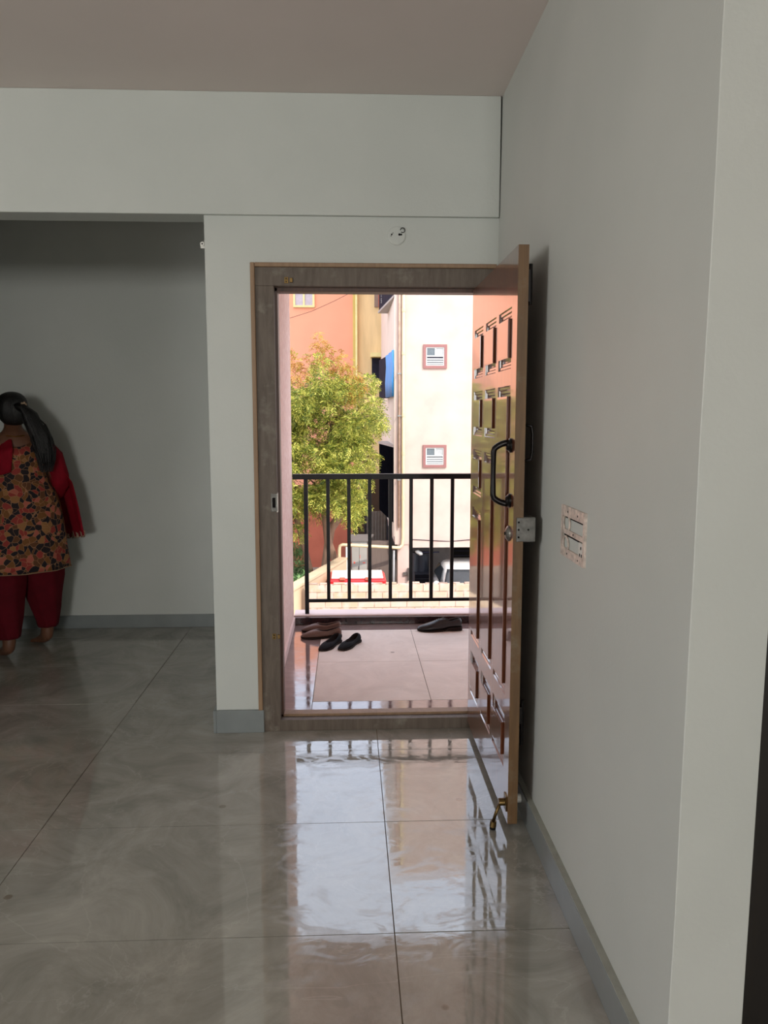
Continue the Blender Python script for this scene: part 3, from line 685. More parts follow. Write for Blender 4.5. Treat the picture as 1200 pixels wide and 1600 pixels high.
# sleeves
sm = MB()
sm.loft([ [Vector((.150, -.01, 1.292)) + Vector((0, .062 * cos(a), .05 * sin(a))) for a in [2 * pi * i / 20 for i in range(20)]],
          [Vector((.205, -.01, 1.19)) + Vector((.058 * sin(a), .060 * cos(a), .02 * sin(a))) for a in [2 * pi * i / 20 for i in range(20)]],
          [Vector((.238, -.01, 1.07)) + Vector((.056 * sin(a), .058 * cos(a), .01 * sin(a))) for a in [2 * pi * i / 20 for i in range(20)]],
          [Vector((.245, .01, 1.01)) + Vector((.054 * sin(a), .055 * cos(a), .0)) for a in [2 * pi * i / 20 for i in range(20)]],
          [Vector((.235, .09, .965)) + Vector((.048 * sin(a), .0, .05 * cos(a))) for a in [2 * pi * i / 20 for i in range(20)]]], cap=False)
sm.build('sleeve', M_red, woman, smooth=True, world=False)
sm = MB()
sm.loft([ [Vector((-.150, -.01, 1.292)) + Vector((0, .062 * cos(a), .05 * sin(a))) for a in [2 * pi * i / 20 for i in range(20)]],
          [Vector((-.205, -.01, 1.19)) + Vector((.058 * sin(a), .060 * cos(a), -.02 * sin(a))) for a in [2 * pi * i / 20 for i in range(20)]],
          [Vector((-.238, -.005, 1.07)) + Vector((.056 * sin(a), .058 * cos(a), 0)) for a in [2 * pi * i / 20 for i in range(20)]],
          [Vector((-.235, .09, 1.03)) + Vector((.048 * sin(a), .0, .05 * cos(a))) for a in [2 * pi * i / 20 for i in range(20)]]], cap=False)
slv = sm.build('sleeve', M_red, woman, smooth=True, world=False)
# dupatta falling from the right shoulder over the forearm, flaring to a lace end
def cloth(path_fn, nu, nv, name, m, th=.004, parent=woman):
    mb = MB(); rr = [[Vector(path_fn(i / nu, j / nv)) for j in range(nv + 1)] for i in range(nu + 1)]
    mb.loft(rr, cap=False, close=False); o = mb.build(name, m, parent, smooth=True, world=False)
    s_ = o.modifiers.new('thick', 'SOLIDIFY'); s_.thickness = th; return o
def dup(u, v):      # u from shoulder down, v across front-back
    z = 1.30 - .60 * u
    x = .165 + .115 * min(1, u * 2.2) + .105 * max(0, u - .25) ** 1.0 + .010 * sin(v * 14 + u * 3) * (0.3 + u)
    y = -.05 - .03 * u + (v) * (.13 + .20 * u) + .0
    x -= .05 * (v - .2) ** 2 * 2
    return (x, y, z - .05 * u * v)
dp = cloth(dup, 20, 16, 'dupatta', M_red)
cloth(lambda u, v: (dup(.955 + .05 * u, v)[0] + .004 + .006 * sin(v * 60), dup(.955 + .05 * u, v)[1] - .001, dup(.955 + .05 * u, v)[2] + .008 * sin(v * 75)), 3, 48, 'lace_trim', M_lace, .005, dp)
def dup2(u, v):     # over the left shoulder and down the back
    z = 1.31 - .20 * u - .02 * sin(v * 3); x = -.02 - .19 * v - .02 * u; 
    y = -(.06 + .095 * min(1, u * 3) + .006 * sin(v * 16 + u * 5)) + .05 * v * v
    return (x, y, z)
cloth(dup2, 12, 12, 'dupatta', M_red)
# hair
hr = MB()
hr.loft([fring(z, rx, ry, 0, cy, fold=.01, k=13, n=32) for z, rx, ry, cy in ((1.375, .040, .028, -.045), (1.40, .070, .060, -.025), (1.44, .084, .092, -.010), (1.48, .088, .104, -.002), (1.52, .085, .100, .0), (1.55, .070, .082, .0), (1.568, .042, .05, -.002), (1.574, .012, .015, -.003))])
hair = hr.build('hair', M_hair, woman, smooth=True, world=False, subsurf=1)
pt = [(.015, -.085, 1.485), (.045, -.115, 1.475), (.075, -.125, 1.43), (.105, -.135, 1.37), (.130, -.145, 1.30), (.145, -.155, 1.23), (.150, -.160, 1.17), (.148, -.160, 1.13)]
hp = MB().tube(pt, [.026, .028, .040, .050, .056, .052, .036, .008], 18)
hp.v = [v + Vector((.006 * noise.noise(v * 40), .006 * noise.noise(v * 40 + Vector((5, 0, 0))), 0)) + Vector((.008 * sin(v.z * 40), 0, 0)) for v in hp.v]
ponytail = hp.build('ponytail', M_hair, woman, smooth=True, world=False)
stn = MB(); rnd = random.Random(3)
for i in range(60):
    a = rnd.uniform(0, 2 * pi); r = rnd.uniform(.8, 1.08)
    k0 = rnd.randint(2, 4)
    stn.tube([(pt[k][0] + [.032, .034, .045, .055, .060, .058, .046, .03][k] * r * cos(a) + rnd.uniform(-.004, .004), pt[k][1] + [.032, .034, .045, .055, .060, .058, .046, .03][k] * r * sin(a), pt[k][2] - (.02 if k == 7 else 0) + rnd.uniform(-.01, .01)) for k in range(k0, 8)], .0022, 4)
stn.build('strands', M_hair, ponytail, world=False)
fc = MB()
for i in range(5):
    a = 2 * pi * i / 5; fc.cyl((.050 + .011 * cos(a), -.118, 1.497 + .011 * sin(a)), (0, -1, 0), .008, .008, 8, .003)
fc.build('hair_clip', M_lace, hair, world=False)
for s in (-1, 1): MB().tube([(s * .083, .03, 1.425), (s * .085, .03, 1.405)], [.004, .011], 10).build('earring', M_gold, woman, world=False)
MB().tube([(-.05, -.075, 1.318), (0, -.082, 1.312), (.05, -.075, 1.318)], .003, 6).build('neck_string', M_gold, kurta, world=False)
# brown mat-like slipper under the left foot is her sandal sole

# ================================================================== outside
GZ = -4.80
M_ground = mat('dusty_concrete_ground', srgb(150, 138, 122), rough=0.9, var=0.25, scale=1.2, bump=.2, bscale=12)
M_cream = mat('cream_facade', srgb(197, 175, 162), rough=0.85, var=0.05, scale=1.4, bump=.25, bscale=9, col2=srgb(190, 162, 150))
M_creamside = mat('cream_side_render', srgb(212, 194, 180), rough=0.85, var=0.08, scale=1.0)
M_pinkb = mat('salmon_facade', srgb(234, 162, 130), rough=0.85, var=0.06, scale=.8)
M_yellow = mat('ochre_facade', srgb(238, 204, 152), rough=0.85, var=0.16, scale=1.2, stretch=(3, 3, .6))
M_yell2 = mat('yellow_corner_paint', srgb(206, 178, 104), rough=0.8, var=0.12, scale=2)
M_palepipe = mat('pale_pipe', srgb(206, 182, 142), rough=0.45, var=0.08)
M_yelpipe = mat('yellow_pipe', srgb(226, 206, 140), rough=0.4, var=0.1)
M_mauve = mat('mauve_window_surround', srgb(146, 102, 98), rough=0.7, var=0.06)
M_alu = mat('white_window_section', srgb(196, 194, 188), rough=0.4, var=0.03)
M_glassg = mat('grey_obscured_glass', srgb(96, 104, 108), rough=0.4, var=0.2, scale=20)
M_glassw = mat('pale_obscured_glass', srgb(168, 168, 166), rough=0.4, var=0.1, scale=20)
M_tarp = mat('blue_sheet', srgb(50, 140, 205), rough=0.5, var=0.2, scale=3, stretch=(1, 1, .4))
M_slate = mat('slate_sheet', srgb(44, 43, 54), rough=0.8, var=0.3, scale=3, spec=.03)
M_blacksheet = mat('black_grille', srgb(13, 13, 17), rough=0.8, var=0.4, scale=6, spec=0)
M_greycan = mat('grey_sheet_roof', srgb(150, 148, 146), rough=0.5, var=0.1)
M_redwall = mat('red_brown_wall', srgb(186, 104, 82), rough=0.9, var=0.2, scale=1.5)
M_brownwall = mat('brown_alley_wall', srgb(74, 56, 44), rough=0.9, var=0.35, scale=1.4)
M_grey = mat('grey_parking_wall', srgb(128, 122, 118), rough=0.9, var=0.12)
M_cab = mat('light_grey_cabinet', srgb(158, 154, 146), rough=0.5, var=0.06)
M_cabd = mat('grey_cabinet_top', srgb(112, 106, 102), rough=0.6, var=0.1)
M_redp = mat('bright_red_paint', srgb(206, 34, 36), rough=0.35, var=0.1)
M_whitep = mat('white_vehicle_paint', srgb(236, 234, 228), rough=0.25, var=0.04, coat=.6)
M_wind = mat('car_glass', srgb(58, 64, 68), rough=0.08, var=0.2, scale=3)
M_tyre = mat('tyre', srgb(24, 24, 25), rough=.8)
M_bin = mat('dark_blue_plastic', srgb(30, 34, 44), rough=0.5, var=0.2)

gr = MB().box(-30, 30, 6.3, 60, GZ - .3, GZ)
struct(gr, 'ground', M_ground, 'dusty ground of the yard below the balcony', 'ground')

# block wall
def block_mat():
    m, nt, b = newmat('whitewashed_block_wall')
    tc = N(nt, 'ShaderNodeTexCoord'); mp = N(nt, 'ShaderNodeMapping'); mp.inputs['Rotation'].default_value = (radians(90), 0, 0)
    nt.links.new(tc.outputs['Object'], mp.inputs['Vector'])
    br = N(nt, 'ShaderNodeTexBrick'); nt.links.new(mp.outputs[0], br.inputs['Vector'])
    br.inputs['Scale'].default_value = 1.0; br.inputs['Brick Width'].default_value = .42; br.inputs['Row Height'].default_value = .205
    br.inputs['Mortar Size'].default_value = .012; br.inputs['Mortar Smooth'].default_value = .3
    br.inputs['Color1'].default_value = srgb(178, 150, 122); br.inputs['Color2'].default_value = srgb(190, 164, 146); br.inputs['Mortar'].default_value = srgb(140, 116, 98)
    n1 = N(nt, 'ShaderNodeTexNoise', Scale=5, Detail=6.0); nt.links.new(tc.outputs['Object'], n1.inputs['Vector'])
    mr = N(nt, 'ShaderNodeMapRange'); mr.inputs['From Min'].default_value = .45; mr.inputs['From Max'].default_value = .65; nt.links.new(n1.outputs['Fac'], mr.inputs['Value'])
    mx = N(nt, 'ShaderNodeMixRGB'); mx.inputs['Color2'].default_value = srgb(188, 164, 150); nt.links.new(mr.outputs[0], mx.inputs['Fac']); nt.links.new(br.outputs['Color'], mx.inputs['Color1'])
    nt.links.new(mx.outputs[0], b.inputs['Base Color']); b.inputs['Roughness'].default_value = .9
    bp = N(nt, 'ShaderNodeBump', Strength=.6, Distance=.02); bp.invert = True; nt.links.new(br.outputs['Fac'], bp.inputs['Height']); nt.links.new(bp.outputs[0], b.inputs['Normal'])
    return m
M_block = block_mat()
bwm = MB().box(-1.14, 9, 20.0, 20.2, GZ, -2.90)
for i in range(30):                                        # rough mortar lumps along the coping
    random.seed(i); x = -1.1 + i * .34; bwm.box(x, x + random.uniform(.15, .3), 20.01, 20.19, -2.91, -2.90 + random.uniform(.005, .05))
struct(bwm, 'wall_yard', M_block, 'whitewashed concrete block wall below the balcony in front of the car', 'yard wall')
A0, A1 = Vector((-3.4, 13.6, 0)), Vector((-0.20, 23.9, 0)); dd = (A1 - A0).normalized(); nn = Vector((dd.y, -dd.x, 0)) * .11
sw2 = MB().prism([tuple((A0 + nn)[:2]), tuple((A1 + nn)[:2]), tuple((A1 - nn)[:2]), tuple((A0 - nn)[:2])], GZ, -2.93)
sw2.prism([tuple((A0 + nn * 1.3)[:2]), tuple((A1 + nn * 1.3)[:2]), tuple((A1 - nn * 1.3)[:2]), tuple((A0 - nn * 1.3)[:2])], -2.93, -2.86)
struct(sw2, 'wall_yard_side', mat('cream_yard_wall', srgb(196, 172, 142), rough=.9, var=.12, scale=2), 'cream yard wall slanting back beneath the tree', 'yard wall')

# cream apartment block ------------------------------------------------
ab = thing('apartment_block', (1.45, 25, GZ), 'tall cream apartment block with small mauve framed windows opposite the balcony', 'building')
YF = 25.0
MB().box(1.45, 14, YF, 35, -2.66, 13.95).build('upper_floors', M_cream, ab)
MB().box(1.42, 1.46, YF + .02, 35, -2.4, 13.9).build('side_render', M_creamside, ab)
MB().box(1.54, 1.93, YF + .02, YF + .45, GZ, -2.66).build('column', M_cream, ab)
MB().box(5.4, 5.8, YF + .02, YF + .45, GZ, -2.66).build('column', M_cream, ab)
MB().box(1.2, 14, 34.0, 34.2, GZ, -2.66).box(2.9, 14, 27.6, 27.8, GZ, -2.66).build('parking_wall', M_grey, ab)
MB().box(1.93, 14, YF - .03, YF, -2.76, -2.58).build('plinth_band', M_cream, ab)
for (x0, z1) in ((2.32, 3.62), (2.33, 0.51)):
    h = .735 if z1 > 1 else .71
    f = MB(); x1 = x0 + .74; z0 = z1 - h; t = .085; y = YF
    f = hframe(x0, x1, y - .05, y, z0, z1, t)
    wf_ = f.build('window', M_mauve, ab)
    a0, a1, b0_, b1_ = x0 + t, x1 - t, z0 + t, z1 - t; t2 = .03; zm = b0_ + (b1_ - b0_) * .52; xm = a0 + (a1 - a0) * .52
    s2 = hframe(a0, a1, y - .03, y, b0_, b1_, t2)
    s2.box(a0 + t2, a1 - t2, y - .03, y, zm - .02, zm + .02).box(xm - .02, xm + .02, y - .03, y, zm + .02, b1_ - t2)
    s2.build('sash', M_alu, wf_)
    MB().box(a0 + t2, xm - .02, y - .012, y - .004, zm + .02, b1_ - t2).build('pane', M_glassg, wf_)
    MB().box(xm + .02, a1 - t2, y - .012, y - .004, zm + .02, b1_ - t2).build('pane', M_glassw, wf_)
    lv = MB()
    for i in range(3):
        zc = b0_ + t2 + .035 + i * .068
        lv.add([(a0 + t2, y - .03, zc - .02), (a1 - t2, y - .03, zc - .02), (a1 - t2, y - .006, zc + .03), (a0 + t2, y - .006, zc + .03)], [(0, 1, 2, 3)])
        lv.box(a0 + t2, a1 - t2, y - .031, y - .025, zc - .024, zc - .016)
    lv.build('louvres', M_glassw, wf_)
    MB().box(a0 + t2, a1 - t2, y - .004, y - .001, b0_ + t2, zm - .02).build('louvre_backing', M_slate, wf_)
# wires and fittings
MB().tube([(2.0, YF - .01, -2.50), (3.2, YF - .02, -2.57), (4.6, YF - .01, -2.46), (8, YF - .02, -2.5)], .012, 5).build('cable', M_slate, ab)
# enclosed balconies on its flank
def bay(z0, z1, mfront, mside, nm):
    P = [(1.45, 25.2), (1.40, 25.2), (1.26, 27.0), (1.10, 29.0), (1.45, 29.0)]
    return P
def quadwall(p, q, z0, z1, th=.05):
    p = Vector((*p, 0)); q = Vector((*q, 0)); d = (q - p).normalized(); n_ = Vector((d.y, -d.x, 0)) * th
    return MB().prism([tuple(p[:2]), tuple(q[:2]), tuple((q + n_)[:2]), tuple((p + n_)[:2])], z0, z1)
Pa, Pb, Pc = (1.44, 25.05), (1.275, 26.9), (1.10, 29.0)
# top: slate screened balcony with pale lip and characters
MB().prism([Pa, Pb, Pc, (1.46, 29.0)], 5.12, 7.0).build('screened_balcony', M_slate, ab)
MB().prism([(Pa[0] - .04, Pa[1] - .02), (Pc[0] - .04, Pc[1] - .02), (1.46, 29.0)], 5.05, 5.12).build('balcony_lip', M_greycan, ab)
MB().prism([Pa, Pb, Pc, (1.46, 29.0)], -2.0, 0.42).build('screened_balcony', M_blacksheet, ab)
MB().prism([(Pa[0] + .0, Pa[1] - .03), (Pc[0] - .03, Pc[1]), (1.46, 29.2)], 0.42, 0.50).build('sheet_roof', M_greycan, ab)
MB().prism([Pa, Pb, Pc, (1.46, 29.0)], 2.05, 3.40).build('screened_balcony', M_slate, ab)
# letters on the top bay
tx = bpy.data.curves.new('lettering', 'FONT'); tx.body = '2\n1\n5'; tx.size = .24; tx.extrude = .004; tx.space_line = .85; tx.align_x = 'CENTER'
to = bpy.data.objects.new('lettering', tx); COL.objects.link(to)
dg = bpy.context.evaluated_depsgraph_get(); tme = bpy.data.meshes.new_from_object(to.evaluated_get(dg)); bpy.data.objects.remove(to)
tme.materials.append(M_alu); tob = bpy.data.objects.new('lettering', tme); COL.objects.link(tob); tob.parent = ab
dv = (Vector((*Pb, 0)) - Vector((*Pc, 0))).normalized()
xa = Vector((dv.x, dv.y, 0)); za = Vector((0, 0, 1)); ya = za.cross(xa)   # text x along wall towards us
Mx = Matrix((( dv.x, 0, dv.y, 0), (dv.y, 0, -dv.x, 0), (0, 1, 0, 0), (0, 0, 0, 1)))
pos = Vector((Pc[0] + dv.x * .75, Pc[1] + dv.y * .75, 5.72)) + Vector((-abs(dv.y) * .012, 0, 0))
tme.transform(Mx); tob.location = pos - ORIG[ab.name]
# tarpaulin tied over the middle bay
tp = []
for i in range(9):
    u = i / 8; x = Pa[0] - .02 + (Pb[0] - Pa[0]) * u; y = Pa[1] - .01 + (Pb[1] - Pa[1]) * u; w_ = -.03 - .025 * sin(i * 2.1)
    tp.append([Vector((x + w_, y, 2.02)), Vector((x + w_ * 1.3, y, 2.5)), Vector((x + w_ * .7, y, 3.0)), Vector((x + w_, y, 3.46 - .01 * i))])
tmb = MB().loft(tp, cap=False, close=False)
tps = tmb.build('tarpaulin', M_tarp, None, smooth=True); tps.modifiers.new('t', 'SOLIDIFY').thickness = .015
tag(tps, 'bright blue sheet tied over a balcony on the flank of the cream block', 'tarpaulin')
# drain pipes of the block, at its corner
dpp = thing('drain_pipe', (1.60, 24.9, -2.7), 'pale drain pipe down the corner of the cream block turning into a long level run', 'pipe')
MB().tube([(1.70, 24.93, 13.7), (1.70, 24.93, -2.45), (1.68, 24.90, -2.66), (1.58, 24.84, -2.74), (-.22, 24.05, -2.50), (-.29, 24.02, -2.53), (-.31, 24.0, -2.62), (-.31, 24.0, -4.8)], .05, 12).build('pipe_run', M_palepipe, dpp, smooth=True)
for z in (6.4, 4.6, 3.3, 1.4, .2, -1.2): MB().cyl((1.70, 24.93, z), (0, 0, 1), .062, .10, 14).build('collar', M_palepipe, dpp)
d3 = thing('drain_pipe', (1.585, 24.93, -2.2), 'thinner rust stained pipe just left of the pale corner drain pipe', 'pipe')
MB().tube([(1.575, 24.93, 13.7), (1.575, 24.93, -2.1)], .035, 10).build('pipe_run', mat('rusty_pipe', srgb(206, 170, 148), rough=.6, var=.3, scale=8), d3, smooth=True)
for z in (5.3, 2.7, 1.4, -.6): MB().box(1.52, 1.63, 24.88, 24.99, z, z + .04).build('bracket', M_steel, d3)
tag(MB().tube([(-.08, 24.0, -2.56), (-.08, 24.0, -4.8)], .045, 10).build('vent_pipe', M_alu, None, smooth=True), 'white upright pipe under the level pale pipe beside the grey cabinet', 'pipe')
tag(MB().tube([(1.40, 24.7, -2.80), (1.38, 24.7, -4.8)], .035, 10).build('vent_pipe', M_greycan, None, smooth=True), 'thin grey upright pipe left of the cream column', 'pipe')
sm2 = thing('meter_bracket', (1.80, 24.95, -3.6), 'small metal bracket low on the cream column', 'bracket')
MB().box(1.72, 1.90, 24.96, 25.02, -3.66, -3.56).build('bar', M_steel, sm2); MB().box(1.86, 1.90, 24.92, 25.02, -3.82, -3.42).build('upright', M_steel, sm2)

# salmon and ochre building behind --------------------------------------
pb = thing('salmon_building', (-2, 36, GZ), 'salmon and ochre house rising behind the tree', 'building')
MB().box(-10, 0.2, 36, 44, GZ, 10.5).build('salmon_wall', M_pinkb, pb)
MB().box(0.2, 0.36, 35.85, 44, GZ, 10.3).build('corner_strip', M_yell2, pb)
MB().box(0.36, 3.0, 36.05, 44, GZ, 10.3).build('ochre_wall', M_yellow, pb)
MB().tube([(0.36, 35.80, 10), (0.36, 35.80, GZ)], .05, 10).build('downpipe', M_yelpipe, pb, smooth=True)
MB().tube([(1.50, 35.98, 10), (1.50, 35.98, GZ)], .045, 10).build('downpipe', M_yelpipe, pb, smooth=True)
f = MB(); x0, x1, z0, z1 = -2.42, -1.48, 6.16, 7.6; t = .09
f = hframe(x0, x1, 35.9, 36, z0, z1, t).box(-1.99, -1.91, 35.9, 36, z0 + t, z1 - t)
wv = f.build('window', M_yelpipe, pb)
MB().box(x0 + t, -1.99, 35.95, 35.98, z0 + t, z1 - t).build('pane', mat('mauve_glass', srgb(186, 170, 176), rough=.3, var=.15, scale=8), wv)
MB().box(-1.91, x1 - t, 35.95, 35.98, z0 + t, z1 - t).build('pane', bpy.data.materials['mauve_glass'], wv)
wv = MB().box(1.16, 1.40, 35.95, 36.05, 6.2, 7.8).build('window', mat('brown_window', srgb(140, 112, 96), rough=.5, var=.2), pb)
MB().box(1.33, 1.40, 35.93, 35.96, 6.2, 7.8).build('window_shutter', M_redwall, wv)
ldg = MB().box(.98, 1.44, 35.2, 36.05, 3.98, 4.16).build('ledge', M_yelpipe, pb)
MB().box(1.04, 1.42, 35.98, 36.06, 3.0, 3.98).build('window_recess', M_slate, pb)
tag(MB().tube([(-2.6, 35.7, 5.65), (-1.6, 35.6, 5.95), (-.6, 35.5, 6.38), (.1, 35.6, 6.75), (.3, 35.7, 6.9)], .009, 5).build('cable', M_slate, None), 'thin black cable sagging across the salmon wall', 'cable')
struct(MB().box(-10, .12, 32.4, 32.6, GZ, -2.3), 'wall_far_yard', M_redwall, 'red brown compound wall behind the tree trunk', 'yard wall')
al_ = MB().box(0.14, 1.3, 32.2, 32.5, GZ, -1.1)
struct(al_, 'wall_alley', M_brownwall, 'dark brown wall closing the alley left of the cream block', 'yard wall')
gt = thing('alley_gate', (1.0, 29.6, GZ), 'brown sheet metal gate in the alley behind the grey cabinet', 'gate')
g1 = MB().box(.62, 1.40, 29.6, 29.65, GZ + .1, -2.15)
for i in range(7): g1.box(.66 + i * .11, .69 + i * .11, 29.57, 29.6, GZ + .1, -2.15)
g1.build('gate_sheet', mat('grey_brown_sheet', srgb(120, 108, 100), rough=.7, var=.2), gt)
MB().box(.58, .62, 29.55, 29.68, GZ, -2.0).box(1.40, 1.44, 29.55, 29.68, GZ, -2.0).build('gate_post', M_slate, gt)

# grey cabinet
cb = thing('utility_cabinet', (.3, 25.2, GZ), 'pale grey upright utility cabinet with red marks, behind the level pipe', 'cabinet')
MB().box(.06, .56, 25.0, 25.75, GZ, -2.56).build('cabinet_body', M_cab, cb, bevel=.01)
MB().add([(.02, 24.96, -2.56), (.60, 24.96, -2.56), (.80, 25.80, -2.50), (.02, 25.80, -2.50), (.02, 24.96, -2.52), (.60, 24.96, -2.52), (.80, 25.80, -2.44), (.02, 25.80, -2.44)], [(0, 3, 2, 1), (4, 5, 6, 7), (0, 1, 5, 4), (1, 2, 6, 5), (2, 3, 7, 6), (3, 0, 4, 7)]).build('top', M_cabd, cb)
dd_ = MB().box(.075, .300, 24.985, 25.0, GZ + .1, -2.6).build('door', M_cab, cb, bevel=.004)
MB().box(.285, .30, 24.97, 24.985, -3.5, -3.35).build('handle', M_slate, dd_)
d4 = MB().box(.312, .545, 24.985, 25.0, GZ + .1, -2.6).build('door', M_cab, cb, bevel=.004)
M_redf = mat('faded_red_mark', srgb(214, 110, 96), rough=.8)
for a_, b_, c_, e_, q_ in ((.325, .34, -3.10, -2.98, d4), (.42, .50, -3.26, -3.22, d4), (.13, .18, -3.27, -3.20, dd_)): MB().box(a_, b_, 24.98, 24.986, c_, e_).build('red_mark', M_redf, q_)
MB().box(.56, 1.30, 25.3, 25.6, GZ, -2.62).build('side_panel', mat('brown_grey_shutter', srgb(112, 98, 90), rough=.7, var=.2, stretch=(8, 1, .4)), cb)

# small red and white van behind the block wall
vn = thing('van', (.2, 22.4, GZ), 'small white and red van with only its roof showing above the block wall', 'van')
VX0, VX1, VY0, VY1 = -.60, 1.02, 21.25, 22.5
rings = []
for z, ins in ((GZ + .25, .02), (GZ + .7, 0), (GZ + 1.15, .0), (-3.06, .02), (-2.99, .06)):
    rings.append([Vector((VX0 + ins, VY0 + ins, z)), Vector((VX1 - ins, VY0 + ins, z)), Vector((VX1 - ins, VY1 - ins, z)), Vector((VX0 + ins, VY1 - ins, z))])
MB().loft(rings).build('van_body', M_redp, vn, bevel=.09, seg=4)
MB().box(VX0 + .10, VX1 - .10, VY0 + .07, VY1 - .15, -3.0, -2.955).build('roof_panel', M_whitep, vn, bevel=.03, seg=3)
wd = MB().box(VX0 + .30, VX1 - .32, VY0 - .015, VY0 + .05, -3.75, -3.09).build('rear_window', M_whitep, vn, bevel=.02)
for x in (-.28, .42): MB().box(x, x + .16, VY0 - .02, VY0 + .06, -3.03, -2.95).build('hinge', M_redwall, vn, bevel=.015)
MB().box(VX0 + .1, VX1 - .1, VY0 - .05, VY0 + .02, GZ + .3, GZ + .45).build('bumper', M_tyre, vn, bevel=.02)
for x in (VX0 - .02, VX1 - .14):
    for y in (VY0 + .30, VY1 - .30): MB().cyl((x, y, GZ + .26), (1, 0, 0), .26, .16, 24).build('wheel', M_tyre, vn, bevel=.03)

# white car
ca = thing('car', (3.6, 24.6, GZ), 'white hatchback parked under the cream block, windscreen facing the balcony', 'car')
CX = 3.62
def car_ring(y, hw, zl, zs, zh, n=20):
    pts = []
    for k in range(n):
        t = -pi + 2 * pi * k / n; c_, s_ = cos(t), sin(t)
        px_ = hw * math.copysign(abs(c_) ** .35, c_)
        pz_ = (zl + zh) / 2 + (zh - zl) / 2 * math.copysign(abs(s_) ** .45, s_)
        pts.append(Vector((CX + px_, y, GZ + pz_)))
    return pts
st3 = [(22.75, .62, .35, .5, .62), (22.82, .76, .25, .5, .74), (23.05, .82, .22, .5, .86), (23.6, .85, .22, .5, .94), (24.05, .86, .22, .5, .99), (25.0, .86, .22, .5, 1.0), (26.0, .86, .22, .5, 1.0), (26.35, .84, .25, .5, .98), (26.5, .76, .35, .5, .90)]
cbod = MB().loft([car_ring(*a) for a in st3]).build('body_shell', M_whitep, ca, smooth=True)
def gh(y, hw, z): return [Vector((CX - hw, y, GZ + z)), Vector((CX - hw * .55, y - .05, GZ + z)), Vector((CX + hw * .55, y - .05, GZ + z)), Vector((CX + hw, y, GZ + z))]
cab_r = []
def cabring(z, hw, yf, yr): 
    return [Vector((CX - hw, yf + .10, GZ + z)), Vector((CX - hw * .6, yf, GZ + z)), Vector((CX, yf - .04, GZ + z)), Vector((CX + hw * .6, yf, GZ + z)), Vector((CX + hw, yf + .10, GZ + z)), Vector((CX + hw, yr - .1, GZ + z)), Vector((CX + hw * .6, yr, GZ + z)), Vector((CX - hw * .6, yr, GZ + z)), Vector((CX - hw, yr - .1, GZ + z))]
MB().loft([cabring(.92, .80, 23.85, 26.45), cabring(1.08, .77, 24.05, 26.4), cabring(1.42, .60, 24.62, 26.2), cabring(1.47, .56, 24.75, 26.1), cabring(1.50, .42, 24.98, 25.9)]).build('cabin', M_whitep, ca, smooth=True, subsurf=1)
def ws(u, v, o=.016):   # windscreen
    z = .985 + .40 * v; hw = (.71 - .17 * v); y = 23.97 + .60 * v - o
    x = (u * 2 - 1) * hw; return Vector((CX + x, y - .035 + .075 * (2 * u - 1) ** 2, GZ + z + .008))
g2 = MB().loft([[ws(i / 10, j / 4) for j in range(5)] for i in range(11)], cap=False, close=False)
wso = g2.build('windscreen', M_wind, ca, smooth=True); wso.modifiers.new('t', 'SOLIDIFY').thickness = -.02
for s in (-1, 1):
    sg = MB()
    P = [(s * .785, 24.35, 1.02), (s * .785, 26.2, 1.02), (s * .64, 26.0, 1.36), (s * .64, 24.85, 1.36)]
    sg.add([(CX + x, y, GZ + z) for x, y, z in P] + [(CX + x * .96, y, GZ + z) for x, y, z in P], [(0, 1, 2, 3), (4, 5, 6, 7), (0, 1, 5, 4), (1, 2, 6, 5), (2, 3, 7, 6), (3, 0, 4, 7)])
    sg.build('side_window', M_wind, ca)
for s in (-1, 1):
    rr = [[Vector((CX + s * (.93 + .09 * cos(t) * q), 24.12 + .05 * sin(t) * q, GZ + 1.06 + .07 * h_)) for t in [2 * pi * k / 12 for k in range(12)]] for q, h_ in ((.3, -1), (.85, -.6), (1, 0), (.85, .6), (.3, 1))]
    MB().loft(rr).build('wing_mirror', M_whitep, ca, smooth=True)
    for y in (23.45, 25.75): MB().cyl((CX + s * .74 - .09, y, GZ + .29), (1, 0, 0), .29, .18, 28).build('wheel', M_tyre, ca, bevel=.03)
    MB().box(CX + s * .60 - .13, CX + s * .60 + .13, 22.74, 22.86, GZ + .60, GZ + .72).build('headlamp', M_glassw, ca, bevel=.03)
MB().box(CX - .4, CX + .4, 22.72, 22.8, GZ + .42, GZ + .55).build('grille', M_tyre, ca, bevel=.01)
MB().tube([(CX - .1, 23.85, GZ + 1.0), (CX + .3, 24.02, GZ + 1.10)], .008, 5).build('wiper', M_tyre, wso)

# under the stilt floor
bn = thing('storage_drum', (2.45, 26.6, GZ), 'dark blue drum standing under the cream block left of the car', 'drum')
MB().tube([(2.45, 26.6, GZ), (2.45, 26.6, GZ + .5), (2.45, 26.6, GZ + 1.0), (2.45, 26.6, GZ + 1.55)], [.30, .32, .32, .29], 24).build('drum_body', M_bin, bn, smooth=False, bevel=.01)
MB().cyl((2.45, 26.6, GZ + 1.55), (0, 0, 1), .31, .05, 24).build('lid', M_bin, bn, bevel=.01)
cr8 = thing('crate', (2.45, 25.9, GZ), 'dark slatted crate below the drum under the cream block', 'crate')
cm = MB()
for i in range(6): cm.box(2.16, 2.72, 25.78, 25.82, GZ + .04 + i * .165, GZ + .17 + i * .165)
cm.build('slats', M_blacksheet, cr8); MB().box(2.16, 2.72, 25.82, 26.2, GZ, GZ + 1.0).build('crate_body', M_bin, cr8)
lm = thing('wall_lamp', (2.2, 25.3, -2.95), 'small white lamp fixed under the edge of the cream block', 'lamp')
